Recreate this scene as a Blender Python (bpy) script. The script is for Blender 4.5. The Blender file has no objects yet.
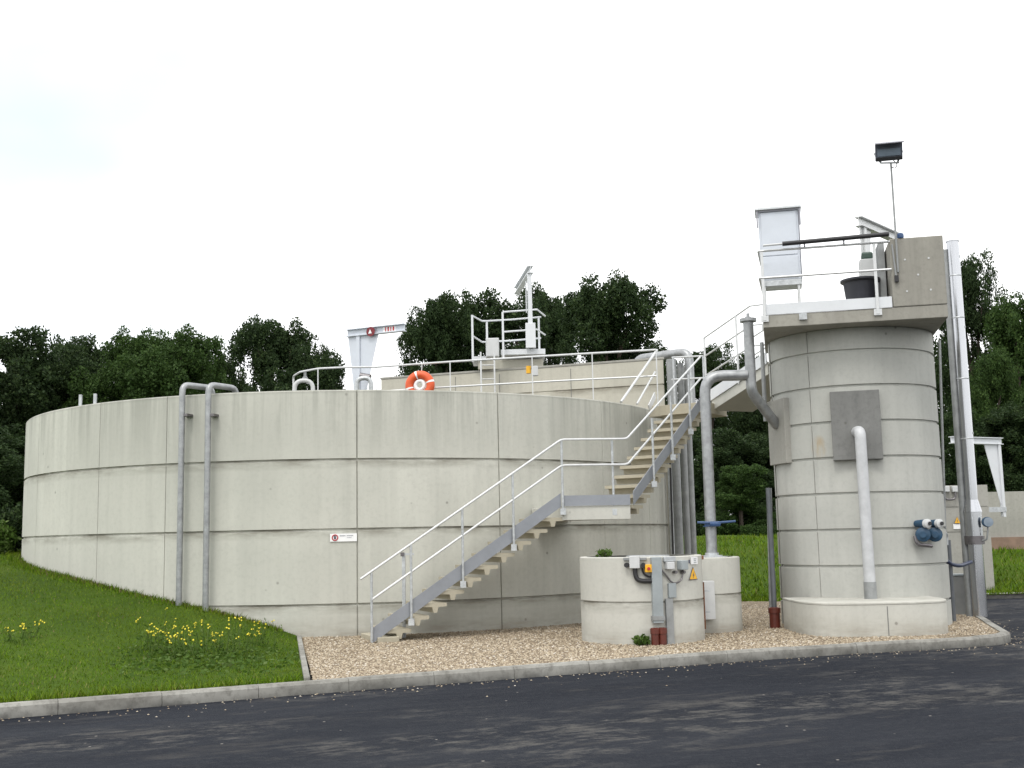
import bpy, bmesh, math, random
import numpy as np
from mathutils import Vector, Matrix
from mathutils.geometry import tessellate_polygon
random.seed(11); rng = np.random.default_rng(11)
S = bpy.context.scene; COL = S.collection
R_ = math.radians

# ------------------------------------------------------------------ camera model (used for the camera and for measuring)
FPX, CAMH, PITCH, ROLL = 1150.0, 1.65, math.atan(153/1150), R_(1.2)
Fw = Vector((0, math.cos(PITCH), math.sin(PITCH)))
_r0 = Vector((1, 0, 0)); _u0 = Vector((0, -math.sin(PITCH), math.cos(PITCH)))
Rt = _r0*math.cos(ROLL) - _u0*math.sin(ROLL)
Up = _u0*math.cos(ROLL) + _r0*math.sin(ROLL)
CAM = Vector((0, 0, CAMH))
def ray(x, y): return Fw*FPX + Rt*(x-512) - Up*(y-384)
def at(x, y, Y):
    d = ray(x, y); return CAM + d*(Y/d.y)
def atz(x, y, z):
    d = ray(x, y); return CAM + d*((z-CAMH)/d.z)

# ------------------------------------------------------------------ materials
def mat(name, build):
    m = bpy.data.materials.new(name); m.use_nodes = True
    nt = m.node_tree; nt.nodes.clear()
    out = nt.nodes.new('ShaderNodeOutputMaterial'); b = nt.nodes.new('ShaderNodeBsdfPrincipled')
    nt.links.new(b.outputs[0], out.inputs[0])
    build(nt, b, Nodes(nt)); return m
class Nodes:
    def __init__(s, nt): s.nt = nt; s._c = None
    def new(s, t, **k):
        n = s.nt.nodes.new(t)
        for a, v in k.items(): setattr(n, a, v)
        return n
    def link(s, a, b): s.nt.links.new(a, b)
    def coord(s, kind='Object', scale=(1, 1, 1), rot=(0, 0, 0)):
        if s._c is None: s._c = s.new('ShaderNodeTexCoord')
        m = s.new('ShaderNodeMapping'); m.inputs['Scale'].default_value = scale; m.inputs['Rotation'].default_value = rot
        s.link(s._c.outputs[kind], m.inputs[0]); return m.outputs[0]
    def noise(s, vec, scale, detail=4, rough=.55):
        n = s.new('ShaderNodeTexNoise'); n.inputs['Scale'].default_value = scale; n.inputs['Detail'].default_value = detail
        n.inputs['Roughness'].default_value = rough; s.link(vec, n.inputs['Vector']); return n.outputs['Fac']
    def ramp(s, fac, stops):
        r = s.new('ShaderNodeValToRGB'); e = r.color_ramp.elements
        while len(e) < len(stops): e.new(.5)
        for el, (p, c) in zip(e, stops):
            el.position = p; el.color = (c if len(c) == 4 else (*c, 1)) if isinstance(c, tuple) else (c, c, c, 1)
        s.link(fac, r.inputs[0]); return r.outputs[0]
    def mix(s, fac, a, b, mode='MIX'):
        n = s.new('ShaderNodeMix', data_type='RGBA', blend_type=mode)
        for sock, v in ((n.inputs[0], fac), (n.inputs[6], a), (n.inputs[7], b)):
            if hasattr(v, 'links'): s.link(v, sock)
            else: sock.default_value = v if not isinstance(v, tuple) else (*v, 1)
        return n.outputs[2]
    def math(s, op, a, b=0.0, clamp=False):
        n = s.new('ShaderNodeMath', operation=op, use_clamp=clamp)
        for sock, v in zip(n.inputs, (a, b)):
            if hasattr(v, 'links'): s.link(v, sock)
            else: sock.default_value = v
        return n.outputs[0]
    def bump(s, h, b, strength=.3, dist=.02):
        n = s.new('ShaderNodeBump'); n.inputs['Strength'].default_value = strength; n.inputs['Distance'].default_value = dist
        s.link(h, n.inputs['Height']); s.link(n.outputs[0], b.inputs['Normal'])

def concrete(name, base, warm, streak=.5, joints=(), blot=.5, seed=0.0, foot=None, spots=(), rim=None, panels=None):
    def f(nt, b, N):
        v = N.coord(rot=(0, 0, seed)); vs = N.coord(scale=(1, 1, .07), rot=(0, 0, seed)); vh = N.coord(scale=(.35, .35, 1.6))
        n1 = N.noise(v, .9, 5, .6); n2 = N.noise(vs, 5.5, 4, .6); n3 = N.noise(v, 14, 4, .7); n4 = N.noise(vs, 1.6, 3, .6)
        col = N.ramp(n1, [(.3, base), (.52, tuple((a+c)/2 for a, c in zip(base, warm))), (.72, warm)])
        nb0 = N.noise(N.coord(scale=(.16, .16, .62)), 1.0, 2, .4)
        col = N.mix(N.ramp(nb0, [(.35, 0), (.6, .55)]), col, tuple(c*.84 for c in base))
        col = N.mix(N.math('MULTIPLY', N.ramp(n2, [(.46, 0), (.66, 1)]), streak*.42), col, tuple(c*.62 for c in base))
        col = N.mix(N.math('MULTIPLY', N.ramp(n4, [(.48, 0), (.64, 1)]), streak*.6), col, tuple(c*1.25 for c in base))
        col = N.mix(N.math('MULTIPLY', N.ramp(n3, [(.48, 0), (.7, 1)]), blot*.4), col, tuple(c*.6 for c in base))
        sp = N.new('ShaderNodeTexVoronoi'); sp.inputs['Scale'].default_value = 2.1; N.link(v, sp.inputs['Vector'])
        col = N.mix(N.math('MULTIPLY', N.ramp(sp.outputs['Distance'], [(.03, 1), (.065, 0)]), .55), col, (.10, .095, .08))
        if panels:             # each cast bay has its own tone
            sp_ = N.new('ShaderNodeSeparateXYZ'); N.link(v, sp_.inputs[0])
            ia = N.math('FLOOR', N.math('MULTIPLY', N.math('ARCTAN2', sp_.outputs[1], sp_.outputs[0]), panels[0]))
            iz = N.math('FLOOR', N.math('DIVIDE', N.math('SUBTRACT', sp_.outputs[2], panels[1]), panels[2]))
            wn = N.new('ShaderNodeTexWhiteNoise', noise_dimensions='1D'); N.link(N.math('ADD', N.math('MULTIPLY', iz, 13.37), ia), wn.inputs['W'])
            col = N.mix(N.math('MULTIPLY', wn.outputs['Value'], .45), col, tuple(c*.80 for c in base))
        if rim is not None:    # run-off streaks below the rim
            g3 = N.new('ShaderNodeNewGeometry'); s3 = N.new('ShaderNodeSeparateXYZ'); N.link(g3.outputs['Position'], s3.inputs[0])
            band = N.math('SUBTRACT', 1.0, N.math('MULTIPLY', N.math('SUBTRACT', rim, s3.outputs[2]), .85), True)
            ns3 = N.noise(N.coord(scale=(1, 1, .05)), 3.3, 5, .7)
            col = N.mix(N.math('MULTIPLY', N.math('MULTIPLY', band, N.ramp(ns3, [(.47, 0), (.62, 1)])), .55), col, (.24, .245, .215))
            edge = N.math('SUBTRACT', 1.0, N.math('MULTIPLY', N.math('SUBTRACT', rim, s3.outputs[2]), 16.0), True)
            col = N.mix(N.math('MULTIPLY', edge, .45), col, (.18, .18, .155))
        if joints or foot is not None:
            g = N.new('ShaderNodeNewGeometry'); sx = N.new('ShaderNodeSeparateXYZ'); N.link(g.outputs['Position'], sx.inputs[0]); z = sx.outputs[2]
            nb = N.noise(vh, 3.0, 4, .7)
            for jz in joints:      # dirt that has washed out of the casting joints
                d = N.math('SUBTRACT', jz, z)
                band = N.math('MULTIPLY', N.math('GREATER_THAN', d, -.02), N.math('SUBTRACT', 1.0, N.math('MULTIPLY', d, 6.0), True))
                col = N.mix(N.math('MULTIPLY', N.math('MULTIPLY', band, N.ramp(nb, [(.36, 0), (.62, 1)])), .75), col, (.13, .115, .085))
            if foot is not None:   # splash stain along the foot
                band = N.math('SUBTRACT', 1.0, N.math('MULTIPLY', N.math('SUBTRACT', z, foot), 3.2), True)
                col = N.mix(N.math('MULTIPLY', N.math('MULTIPLY', band, N.ramp(nb, [(.35, 0), (.65, 1)])), .5), col, (.16, .12, .075))
        if spots:              # local rust and water stains
            g2 = N.new('ShaderNodeNewGeometry'); ns = N.noise(N.coord(scale=(1, 1, .25)), 7, 4, .7)
            for c_, r_, sc_ in spots:
                mp = N.new('ShaderNodeMapping', vector_type='TEXTURE'); mp.inputs['Location'].default_value = c_; mp.inputs['Scale'].default_value = r_
                N.link(g2.outputs['Position'], mp.inputs[0]); vl = N.new('ShaderNodeVectorMath', operation='LENGTH'); N.link(mp.outputs[0], vl.inputs[0])
                k_ = N.math('MULTIPLY', N.ramp(vl.outputs['Value'], [(.6, 1), (1, 0)]), N.ramp(ns, [(.35, .1), (.6, .8)]))
                col = N.mix(k_, col, sc_)
        N.link(col, b.inputs['Base Color']); b.inputs['Roughness'].default_value = .9
        b.inputs['Specular IOR Level'].default_value = .25
        N.bump(N.noise(v, 40, 5, .7), b, .25, .006)
    return mat(name, f)
def plain(name, col, rough=.5, metal=0.0, var=.12, scale=6.0, bump=0.0):
    def f(nt, b, N):
        v = N.coord(); n = N.noise(v, scale, 4, .65)
        c = N.mix(N.ramp(n, [(.3, 0), (.7, 1)]), tuple(x*(1-var) for x in col), tuple(min(1, x*(1+var)) for x in col))
        N.link(c, b.inputs['Base Color']); b.inputs['Metallic'].default_value = metal
        r = N.new('ShaderNodeMapRange'); r.inputs[3].default_value = max(.05, rough-.12); r.inputs[4].default_value = min(1, rough+.12)
        N.link(n, r.inputs[0]); N.link(r.outputs[0], b.inputs['Roughness'])
        if bump: N.bump(N.noise(v, scale*5, 4), b, bump, .004)
    return mat(name, f)

J_TANK = (.625, 1.83, 2.97)
TOWER_SPOTS = [(tuple(at(823, 446, 18.1)), (.13, .6, .24), (.36, .27, .15)), (tuple(at(813, 583, 18.1)), (.12, .6, .26), (.15, .11, .07)), (tuple(at(806, 571, 18.1)), (.22, .6, .06), (.17, .14, .09))]
M = {}
M['conc_tank'] = concrete('concrete_tank', (.50, .502, .45), (.585, .58, .52), .5, J_TANK, .6, 0.0, .15, (), 4.125, (2.62, .625, 1.17))
M['conc_block'] = concrete('concrete_block', (.46, .445, .38), (.53, .51, .44), .5, (4.79,), .5, .7)
M['conc_tower'] = concrete('concrete_tower', (.40, .405, .375), (.475, .475, .44), .5, (), .5, 1.1, None, TOWER_SPOTS)
M['conc_slab'] = concrete('concrete_slab', (.295, .285, .25), (.385, .37, .325), .9, (), .8, 1.9)
M['conc_plate'] = concrete('concrete_plate', (.175, .177, .17), (.25, .25, .24), .6, (), 1.0, 2.3)
M['conc_ring'] = concrete('concrete_ring', (.48, .478, .435), (.545, .54, .49), .35, (.70,), .5, .3, .12)
M['conc_tread'] = concrete('concrete_tread', (.38, .35, .27), (.455, .42, .335), .3, (), .5, .4)
M['conc_old'] = concrete('concrete_old', (.31, .305, .275), (.38, .37, .335), .5, (), .7, .9)
def kerb_f(nt, b, N):
    v = N.coord(); n = N.noise(v, 1.1, 3, .6); n2 = N.noise(v, 9, 5, .7)
    c = N.mix(N.ramp(n, [(.38, 0), (.62, 1)]), (.20, .195, .175), (.29, .285, .26))
    c = N.mix(N.ramp(n2, [(.45, 0), (.7, .7)]), c, (.085, .08, .068))
    g = N.new('ShaderNodeNewGeometry'); sx = N.new('ShaderNodeSeparateXYZ'); N.link(g.outputs['Position'], sx.inputs[0]); nz = N.noise(v, 3.5, 4, .6)
    c = N.mix(N.math('MULTIPLY', N.math('SUBTRACT', 1.0, N.math('MULTIPLY', sx.outputs[2], 11.0), True), N.ramp(nz, [(.3, .2), (.65, .9)])), c, (.055, .055, .052))
    N.link(c, b.inputs['Base Color']); b.inputs['Roughness'].default_value = .9; N.bump(n2, b, .3, .006)
M['kerb'] = mat('kerb_stone', kerb_f)
M['galv'] = plain('galvanised_steel', (.46, .48, .49), .5, .5, .24, 14)
M['galv_dark'] = plain('weathered_galvanised', (.27, .28, .28), .6, .3, .2, 5)
M['galv_pipe'] = plain('dull_steel_pipe', (.31, .32, .325), .46, .6, .24, 9)
M['kick'] = plain('grey_kick_plate', (.25, .265, .29), .55, .25, .1, 3)
M['rail'] = plain('rail_zinc', (.57, .58, .58), .42, .35, .08, 12)
M['stainless'] = plain('stainless_flue', (.46, .47, .49), .22, .95, .03, .6)
M['clamp'] = plain('flue_clamp', (.17, .16, .165), .4, .7, .2, 8)
M['white'] = plain('white_paint', (.62, .64, .66), .5, 0, .05, 3)
M['cabinet'] = plain('pale_cabinet_paint', (.55, .585, .64), .42, .05, .05, 2.2)
M['pale_pipe'] = plain('pale_pipe_paint', (.47, .48, .49), .5, .1, .12, 5)
M['dark_steel'] = plain('dark_steel', (.10, .108, .118), .5, .3, .2, 5)
M['trim'] = plain('grey_trim', (.27, .27, .30), .5, .3, .1, 5)
M['black'] = plain('black_rubber', (.018, .018, .02), .55, 0, .2, 8)
M['tub'] = plain('black_plastic', (.020, .021, .03), .42, 0, .15, 6)
M['green'] = plain('dark_green_paint', (.03, .06, .045), .5, 0, .2, 9)
M['lgrey'] = plain('light_grey_plastic', (.52, .53, .53), .5, 0, .06, 7)
M['mgrey'] = plain('mid_grey_duct', (.27, .30, .31), .6, 0, .15, 3)
M['kiosk'] = plain('grey_kiosk', (.20, .205, .20), .65, 0, .12, 4)
M['blue'] = plain('blue_valve_paint', (.016, .055, .105), .5, 0, .2, 14)
M['blue2'] = plain('bright_blue_paint', (.025, .065, .16), .4, 0, .15, 14)
M['hose'] = plain('dark_blue_hose', (.02, .03, .07), .45, 0, .2, 8)
M['redduct'] = plain('red_duct_pipe', (.095, .018, .010), .5, 0, .25, 9)
M['orange'] = plain('orange_ring', (.62, .09, .02), .5, 0, .12, 7)
M['red'] = plain('sign_red', (.42, .02, .03), .5, 0, .1, 7)
M['maroon'] = plain('sign_maroon', (.16, .012, .02), .5, 0, .15, 7)
M['yellow'] = plain('sign_yellow', (.75, .40, .02), .5, 0, .08, 7)
M['ink'] = plain('sign_ink', (.05, .06, .10), .6, 0, .1, 7)
M['signwhite'] = plain('sign_white', (.78, .78, .78), .45, 0, .04, 7)
M['lamp'] = plain('lamp_casing', (.15, .165, .205), .45, .3, .15, 9)
M['lens'] = plain('lamp_lens', (.22, .27, .33), .12, .0, .1, 9)
M['water'] = plain('tank_water', (.05, .055, .04), .1, 0, .2, 1)
M['bark'] = plain('bark', (.065, .05, .038), .9, 0, .35, 5, .5)
M['rust'] = plain('rusty_bolt', (.16, .07, .035), .8, 0, .3, 20)

def asphalt_f(nt, b, N):
    th = R_(-23)
    v = N.coord(); vr = N.coord(rot=(0, 0, th), scale=(1, 1, 1)); vs = N.coord(rot=(0, 0, th), scale=(1, 1, 1))
    mp = N.new('ShaderNodeMapping'); mp.inputs['Scale'].default_value = (.42, 1.5, 1); N.link(vr, mp.inputs[0])
    dust = N.noise(mp.outputs[0], .95, 9, .72); fine = N.noise(v, 55, 4, .7); big = N.noise(mp.outputs[0], .45, 3, .5); mid = N.noise(v, 11, 5, .8)
    c = N.mix(N.ramp(big, [(.3, 0), (.7, 1)]), (.0125, .0145, .020), (.022, .0245, .031))
    c = N.mix(N.math('MULTIPLY', N.ramp(dust, [(.55, 0), (.66, 1)]), N.ramp(fine, [(.35, .2), (.6, 1)])), c, (.070, .067, .064))
    c = N.mix(N.ramp(mid, [(.5, 0), (.72, .7)]), c, (.036, .038, .043)); c = N.mix(N.ramp(fine, [(.52, 0), (.7, .8)]), c, (.006, .007, .010))
    mp2 = N.new('ShaderNodeMapping'); mp2.inputs['Scale'].default_value = (.20, .42, 1); mp2.inputs['Location'].default_value = (3.1, 1.7, 0); N.link(vr, mp2.inputs[0])
    mp3 = N.new('ShaderNodeMapping'); mp3.inputs['Scale'].default_value = (.8, 1.5, 1); N.link(vr, mp3.inputs[0])
    area = N.ramp(N.noise(mp2.outputs[0], 1.0, 3, .5), [(.47, 0), (.57, 1)]); rag = N.ramp(N.noise(mp3.outputs[0], 2.4, 10, .78), [(.49, 0), (.60, .8)])
    c = N.mix(N.math('MULTIPLY', area, rag), c, (.085, .082, .077))
    sp = N.new('ShaderNodeTexVoronoi'); sp.inputs['Scale'].default_value = 70; N.link(v, sp.inputs['Vector'])
    c = N.mix(N.ramp(sp.outputs['Distance'], [(.0, .4), (.22, 0)]), c, (.05, .05, .052))
    sp2 = N.new('ShaderNodeTexVoronoi'); sp2.inputs['Scale'].default_value = 3.2; N.link(v, sp2.inputs['Vector'])
    c = N.mix(N.ramp(sp2.outputs['Distance'], [(.03, .8), (.05, 0)]), c, (.30, .28, .25))
    N.link(c, b.inputs['Base Color'])
    N.link(N.ramp(dust, [(.4, .68), (.65, .95)]), b.inputs['Roughness']); b.inputs['Specular IOR Level'].default_value = .05
    N.bump(N.math('ADD', fine, sp.outputs['Distance']), b, .5, .006)
M['asphalt'] = mat('asphalt', asphalt_f)
def gravel_f(nt, b, N):
    v = N.coord(); vo = N.new('ShaderNodeTexVoronoi'); vo.inputs['Scale'].default_value = 32; N.link(v, vo.inputs['Vector'])
    sep = N.new('ShaderNodeSeparateColor'); N.link(vo.outputs['Color'], sep.inputs[0])
    c = N.ramp(sep.outputs[0], [(.0, (.13, .095, .055)), (.4, (.25, .195, .12)), (.75, (.32, .26, .17)), (1, (.42, .37, .29))])
    c = N.mix(N.ramp(vo.outputs['Distance'], [(.3, 0), (.6, .7)]), c, (.08, .06, .04))
    c = N.mix(N.ramp(N.noise(v, 1.1, 4), [(.45, 0), (.7, .45)]), c, (.20, .145, .09))
    N.link(c, b.inputs['Base Color']); b.inputs['Roughness'].default_value = .9; N.bump(vo.outputs['Distance'], b, .8, -.02)
M['gravel'] = mat('gravel', gravel_f)
def stone_f(nt, b, N):
    g = N.new('ShaderNodeNewGeometry')
    c = N.ramp(g.outputs['Random Per Island'], [(.0, (.12, .088, .058)), (.35, (.255, .20, .134)), (.65, (.345, .285, .20)), (.9, (.42, .36, .27)), (1, (.52, .48, .42))])
    N.link(c, b.inputs['Base Color']); b.inputs['Roughness'].default_value = .85
M['stone'] = mat('gravel_stone', stone_f)
def soil_f(nt, b, N):
    v = N.coord(); n = N.noise(v, .55, 5, .6); n2 = N.noise(v, 12, 5, .75)
    c = N.ramp(n, [(.3, (.034, .066, .006)), (.55, (.052, .092, .008)), (.75, (.075, .108, .012))])
    c = N.mix(N.ramp(n2, [(.4, 0), (.75, .65)]), c, (.02, .034, .004))
    N.link(c, b.inputs['Base Color']); b.inputs['Roughness'].default_value = .95; b.inputs['Specular IOR Level'].default_value = .1
    N.bump(n2, b, .7, .03)
M['turf'] = mat('turf', soil_f)
def blade_f(nt, b, N):
    g = N.new('ShaderNodeNewGeometry'); v = N.coord()
    c = N.ramp(g.outputs['Random Per Island'], [(0, (.040, .088, .005)), (.5, (.080, .152, .007)), (.8, (.122, .190, .013)), (.93, (.12, .165, .02)), (1, (.22, .20, .08))])
    c = N.mix(N.ramp(N.noise(v, .7, 4), [(.42, 0), (.68, .6)]), c, (.105, .135, .014))
    N.link(c, b.inputs['Base Color']); b.inputs['Roughness'].default_value = .75; b.inputs['Specular IOR Level'].default_value = .04
M['blade'] = mat('grass_blade', blade_f)
def leafmat(name, a, bb, cc):
    def f(nt, b, N):
        g = N.new('ShaderNodeNewGeometry'); v = N.coord()
        oi = N.new('ShaderNodeObjectInfo')
        c = N.ramp(g.outputs['Random Per Island'], [(0, a), (.6, bb), (1, cc)])
        c = N.mix(N.ramp(N.noise(v, 2.6, 3), [(.4, 0), (.65, .55)]), c, a)
        c = N.mix(N.math('MULTIPLY', oi.outputs['Random'], .3), c, bb)
        N.link(c, b.inputs['Base Color']); b.inputs['Roughness'].default_value = .65; b.inputs['Specular IOR Level'].default_value = .15
        tr = N.new('ShaderNodeBsdfTranslucent'); N.link(c, tr.inputs[0]); mx = N.new('ShaderNodeMixShader'); mx.inputs[0].default_value = .3
        N.link(b.outputs[0], mx.inputs[1]); N.link(tr.outputs[0], mx.inputs[2]); N.link(mx.outputs[0], [n for n in nt.nodes if n.type == 'OUTPUT_MATERIAL'][0].inputs[0])
    return mat(name, f)
M['leaf_dark'] = leafmat('leaf_dark', (.018, .034, .013), (.034, .060, .020), (.062, .095, .030))
M['leaf_mid'] = leafmat('leaf_mid', (.026, .052, .014), (.046, .088, .020), (.080, .130, .032))
M['leaf_weed'] = leafmat('leaf_weed', (.045, .09, .014), (.075, .135, .022), (.14, .19, .065))
M['petal'] = plain('yellow_petal', (.66, .56, .03), .6, 0, .12, 30)

# ------------------------------------------------------------------ mesh helpers
ORG = {}
class MB:
    def __init__(s): s.v = []; s.f = []
    def add(s, vs, fs):
        o = len(s.v); s.v += [Vector(p) for p in vs]; s.f += [tuple(i+o for i in f) for f in fs]; return s
    def box(s, lo, hi):
        (x0, y0, z0), (x1, y1, z1) = lo, hi
        return s.add([(x0,y0,z0),(x1,y0,z0),(x1,y1,z0),(x0,y1,z0),(x0,y0,z1),(x1,y0,z1),(x1,y1,z1),(x0,y1,z1)],
                     [(0,3,2,1),(4,5,6,7),(0,1,5,4),(1,2,6,5),(2,3,7,6),(3,0,4,7)])
    def obox(s, c, ex, ey, ez, h):
        """box about c along the unit axes with half sizes h"""
        c = Vector(c); ex, ey, ez = Vector(ex)*h[0], Vector(ey)*h[1], Vector(ez)*h[2]
        P = [c-ex-ey-ez, c+ex-ey-ez, c+ex+ey-ez, c-ex+ey-ez, c-ex-ey+ez, c+ex-ey+ez, c+ex+ey+ez, c-ex+ey+ez]
        return s.add(P, [(0,3,2,1),(4,5,6,7),(0,1,5,4),(1,2,6,5),(2,3,7,6),(3,0,4,7)])
    def beam(s, a, b, w, h, up=(0, 0, 1)):
        a, b = Vector(a), Vector(b); d = (b-a); L = d.length; d.normalize()
        side = d.cross(Vector(up));
        if side.length < 1e-4: side = d.cross(Vector((1, 0, 0)))
        side.normalize(); u = side.cross(d).normalized()
        return s.obox((a+b)/2, d, side, u, (L/2, w/2, h/2))
    def tube(s, pts, r, n=10, cap=True, bend=0.0):
        pts = [Vector(p) for p in pts]
        if bend: pts = fillet(pts, bend)
        rs = r if isinstance(r, (list, tuple)) else [r]*len(pts)
        o = len(s.v); prev = None
        for i, p in enumerate(pts):
            t = (pts[min(i+1, len(pts)-1)] - pts[max(i-1, 0)]).normalized()
            if prev is None:
                a = t.orthogonal().normalized()
            else:
                a = (prev - t*prev.dot(t)).normalized()
            prev = a; bb = t.cross(a)
            for k in range(n):
                th = 2*math.pi*k/n; s.v.append(p + (a*math.cos(th)+bb*math.sin(th))*rs[i])
        for i in range(len(pts)-1):
            for k in range(n):
                q = (k+1) % n
                s.f.append((o+i*n+k, o+i*n+q, o+(i+1)*n+q, o+(i+1)*n+k))
        if cap:
            s.f.append(tuple(o+k for k in range(n))[::-1]); s.f.append(tuple(o+(len(pts)-1)*n+k for k in range(n)))
        return s
    def prism(s, poly, z0, z1):
        n = len(poly); o = len(s.v)
        zz0 = z0 if isinstance(z0, (list, tuple)) else [z0]*n; zz1 = z1 if isinstance(z1, (list, tuple)) else [z1]*n
        s.v += [Vector((p[0], p[1], z)) for p, z in zip(poly, zz0)] + [Vector((p[0], p[1], z)) for p, z in zip(poly, zz1)]
        for i in range(n):
            j = (i+1) % n; s.f.append((o+i, o+j, o+n+j, o+n+i))
        s.f.append(tuple(o+n+i for i in range(n))); s.f.append(tuple(o+i for i in range(n))[::-1]); return s
    def lathe(s, c, prof, n=32, cap=False, axis=None):
        """prof: (radius, height) about a vertical (or given) axis through c"""
        c = Vector(c); ax = Vector(axis or (0, 0, 1)).normalized(); a = ax.orthogonal().normalized(); b = ax.cross(a); o = len(s.v)
        if axis is None: a, b = Vector((1, 0, 0)), Vector((0, 1, 0))
        for (r, h) in prof:
            for k in range(n):
                th = 2*math.pi*k/n; s.v.append(c + ax*h + (a*math.cos(th)+b*math.sin(th))*r)
        for i in range(len(prof)-1):
            for k in range(n):
                q = (k+1) % n; s.f.append((o+i*n+k, o+i*n+q, o+(i+1)*n+q, o+(i+1)*n+k))
        if cap:
            s.f.append(tuple(o+k for k in range(n))[::-1]); s.f.append(tuple(o+(len(prof)-1)*n+k for k in range(n)))
        return s
    def torus(s, c, ax, Rr, r, n=40, m=14, a0=0, a1=2*math.pi):
        c = Vector(c); ax = Vector(ax).normalized(); a = ax.orthogonal().normalized(); b = ax.cross(a)
        full = abs(a1-a0-2*math.pi) < 1e-6; pts = []
        o = len(s.v)
        for i in range(n if full else n+1):
            th = a0+(a1-a0)*i/n; d = a*math.cos(th)+b*math.sin(th)
            for k in range(m):
                ph = 2*math.pi*k/m; s.v.append(c+d*(Rr+r*math.cos(ph))+ax*(r*math.sin(ph)))
        N_ = n
        for i in range(N_):
            j = (i+1) % n if full else i+1
            for k in range(m):
                q = (k+1) % m; s.f.append((o+i*m+k, o+j*m+k, o+j*m+q, o+i*m+q))
        return s
    def build(s, name, m, parent=None, smooth=False, bevel=0.0):
        off = Vector((0, 0, 0))
        if parent is not None: off = ORG[parent.name]
        me = bpy.data.meshes.new(name); me.from_pydata([tuple(p-off) for p in s.v], [], s.f); me.validate(); me.update()
        bm = bmesh.new(); bm.from_mesh(me); bmesh.ops.recalc_face_normals(bm, faces=bm.faces)
        if bevel:
            bmesh.ops.bevel(bm, geom=[e for e in bm.edges if len(e.link_faces) == 2 and e.calc_face_angle(0) > .6], offset=bevel, segments=2, affect='EDGES', profile=.5, clamp_overlap=True)
        bm.to_mesh(me); bm.free()
        if smooth: smoothen(me)
        me.materials.append(M[m] if isinstance(m, str) else m)
        o = bpy.data.objects.new(name, me); COL.objects.link(o)
        if parent is not None: o.parent = parent
        ORG[o.name] = off; return o
def smoothen(me, ang=35):
    me.polygons.foreach_set('use_smooth', [True]*len(me.polygons)); me.set_sharp_from_angle(angle=R_(ang))
def fillet(pts, r, k=6):
    out = [pts[0]]
    for i in range(1, len(pts)-1):
        a, b, c = pts[i-1], pts[i], pts[i+1]; d1 = (a-b); d2 = (c-b)
        rr = min(r, d1.length*.49, d2.length*.49); p0 = b+d1.normalized()*rr; p2 = b+d2.normalized()*rr
        for j in range(k+1):
            t = j/k; out.append(p0*(1-t)**2 + b*2*t*(1-t) + p2*t*t)
    out.append(pts[-1]); return out
def raw(name, v, f, m, parent=None, smooth=False):
    """big numpy meshes: v (n,3), f (m,k)"""
    me = bpy.data.meshes.new(name); v = np.asarray(v, np.float32); f = np.asarray(f, np.int32); k = f.shape[1]
    me.vertices.add(len(v)); me.vertices.foreach_set('co', v.ravel()); me.loops.add(f.size); me.loops.foreach_set('vertex_index', f.ravel())
    me.polygons.add(len(f)); me.polygons.foreach_set('loop_start', np.arange(len(f), dtype=np.int32)*k)
    me.update(calc_edges=True); me.validate()
    if smooth: me.polygons.foreach_set('use_smooth', [True]*len(f))
    me.materials.append(M[m]); o = bpy.data.objects.new(name, me); COL.objects.link(o)
    if parent is not None: o.parent = parent
    ORG[o.name] = Vector((0, 0, 0)); return o
def tag(o, label, cat, group=None, kind=None):
    o['label'] = label; o['category'] = cat
    if group: o['group'] = group
    if kind: o['kind'] = kind
    return o
def thing(name, label, cat, loc, group=None):
    o = bpy.data.objects.new(name, None); COL.objects.link(o); o.location = loc; o.empty_display_size = .2
    ORG[o.name] = Vector(loc); return tag(o, label, cat, group)
def struct(o, label=None, cat=None, kind='structure'):
    o['kind'] = kind
    if label: o['label'] = label; o['category'] = cat
    return o
V = Vector
def lerp(a, b, t): return V(a)*(1-t)+V(b)*t
def smooth01(t): t = max(0.0, min(1.0, t)); return t*t*(3-2*t)

# ------------------------------------------------------------------ the ground
GZ = .12
KP = [(-34, -3.2), (-20, 4.1), (-10, 9.05), (-5.02, 11.48), (-2.2, 12.87), (-.2, 13.76), (2.3, 14.9), (4.2, 15.66), (6.0, 16.22), (6.75, 16.55), (7.12, 16.95),
      (7.30, 17.5), (7.6, 18.6), (8.15, 20.6), (8.45, 22.2), (8.2, 23.7), (7.6, 24.9)]
def catmull(P, k=8):
    P = [V((p[0], p[1], 0)) for p in P]; out = []
    for i in range(len(P)-1):
        p0, p1, p2, p3 = P[max(i-1, 0)], P[i], P[i+1], P[min(i+2, len(P)-1)]
        for j in range(k):
            t = j/k
            out.append(.5*((2*p1)+(p2-p0)*t+(2*p0-5*p1+4*p2-p3)*t*t+(3*p1-p0-3*p2+p3)*t**3))
    out.append(P[-1]); return out
kc = catmull(KP)
cum = [0]
for a, b in zip(kc, kc[1:]): cum.append(cum[-1]+(b-a).length)
def kpoint(s):
    s = max(0, min(cum[-1], s))
    for i in range(len(cum)-1):
        if s <= cum[i+1]:
            t = (s-cum[i])/(cum[i+1]-cum[i]); return kc[i].lerp(kc[i+1], t)
    return kc[-1]
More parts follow.
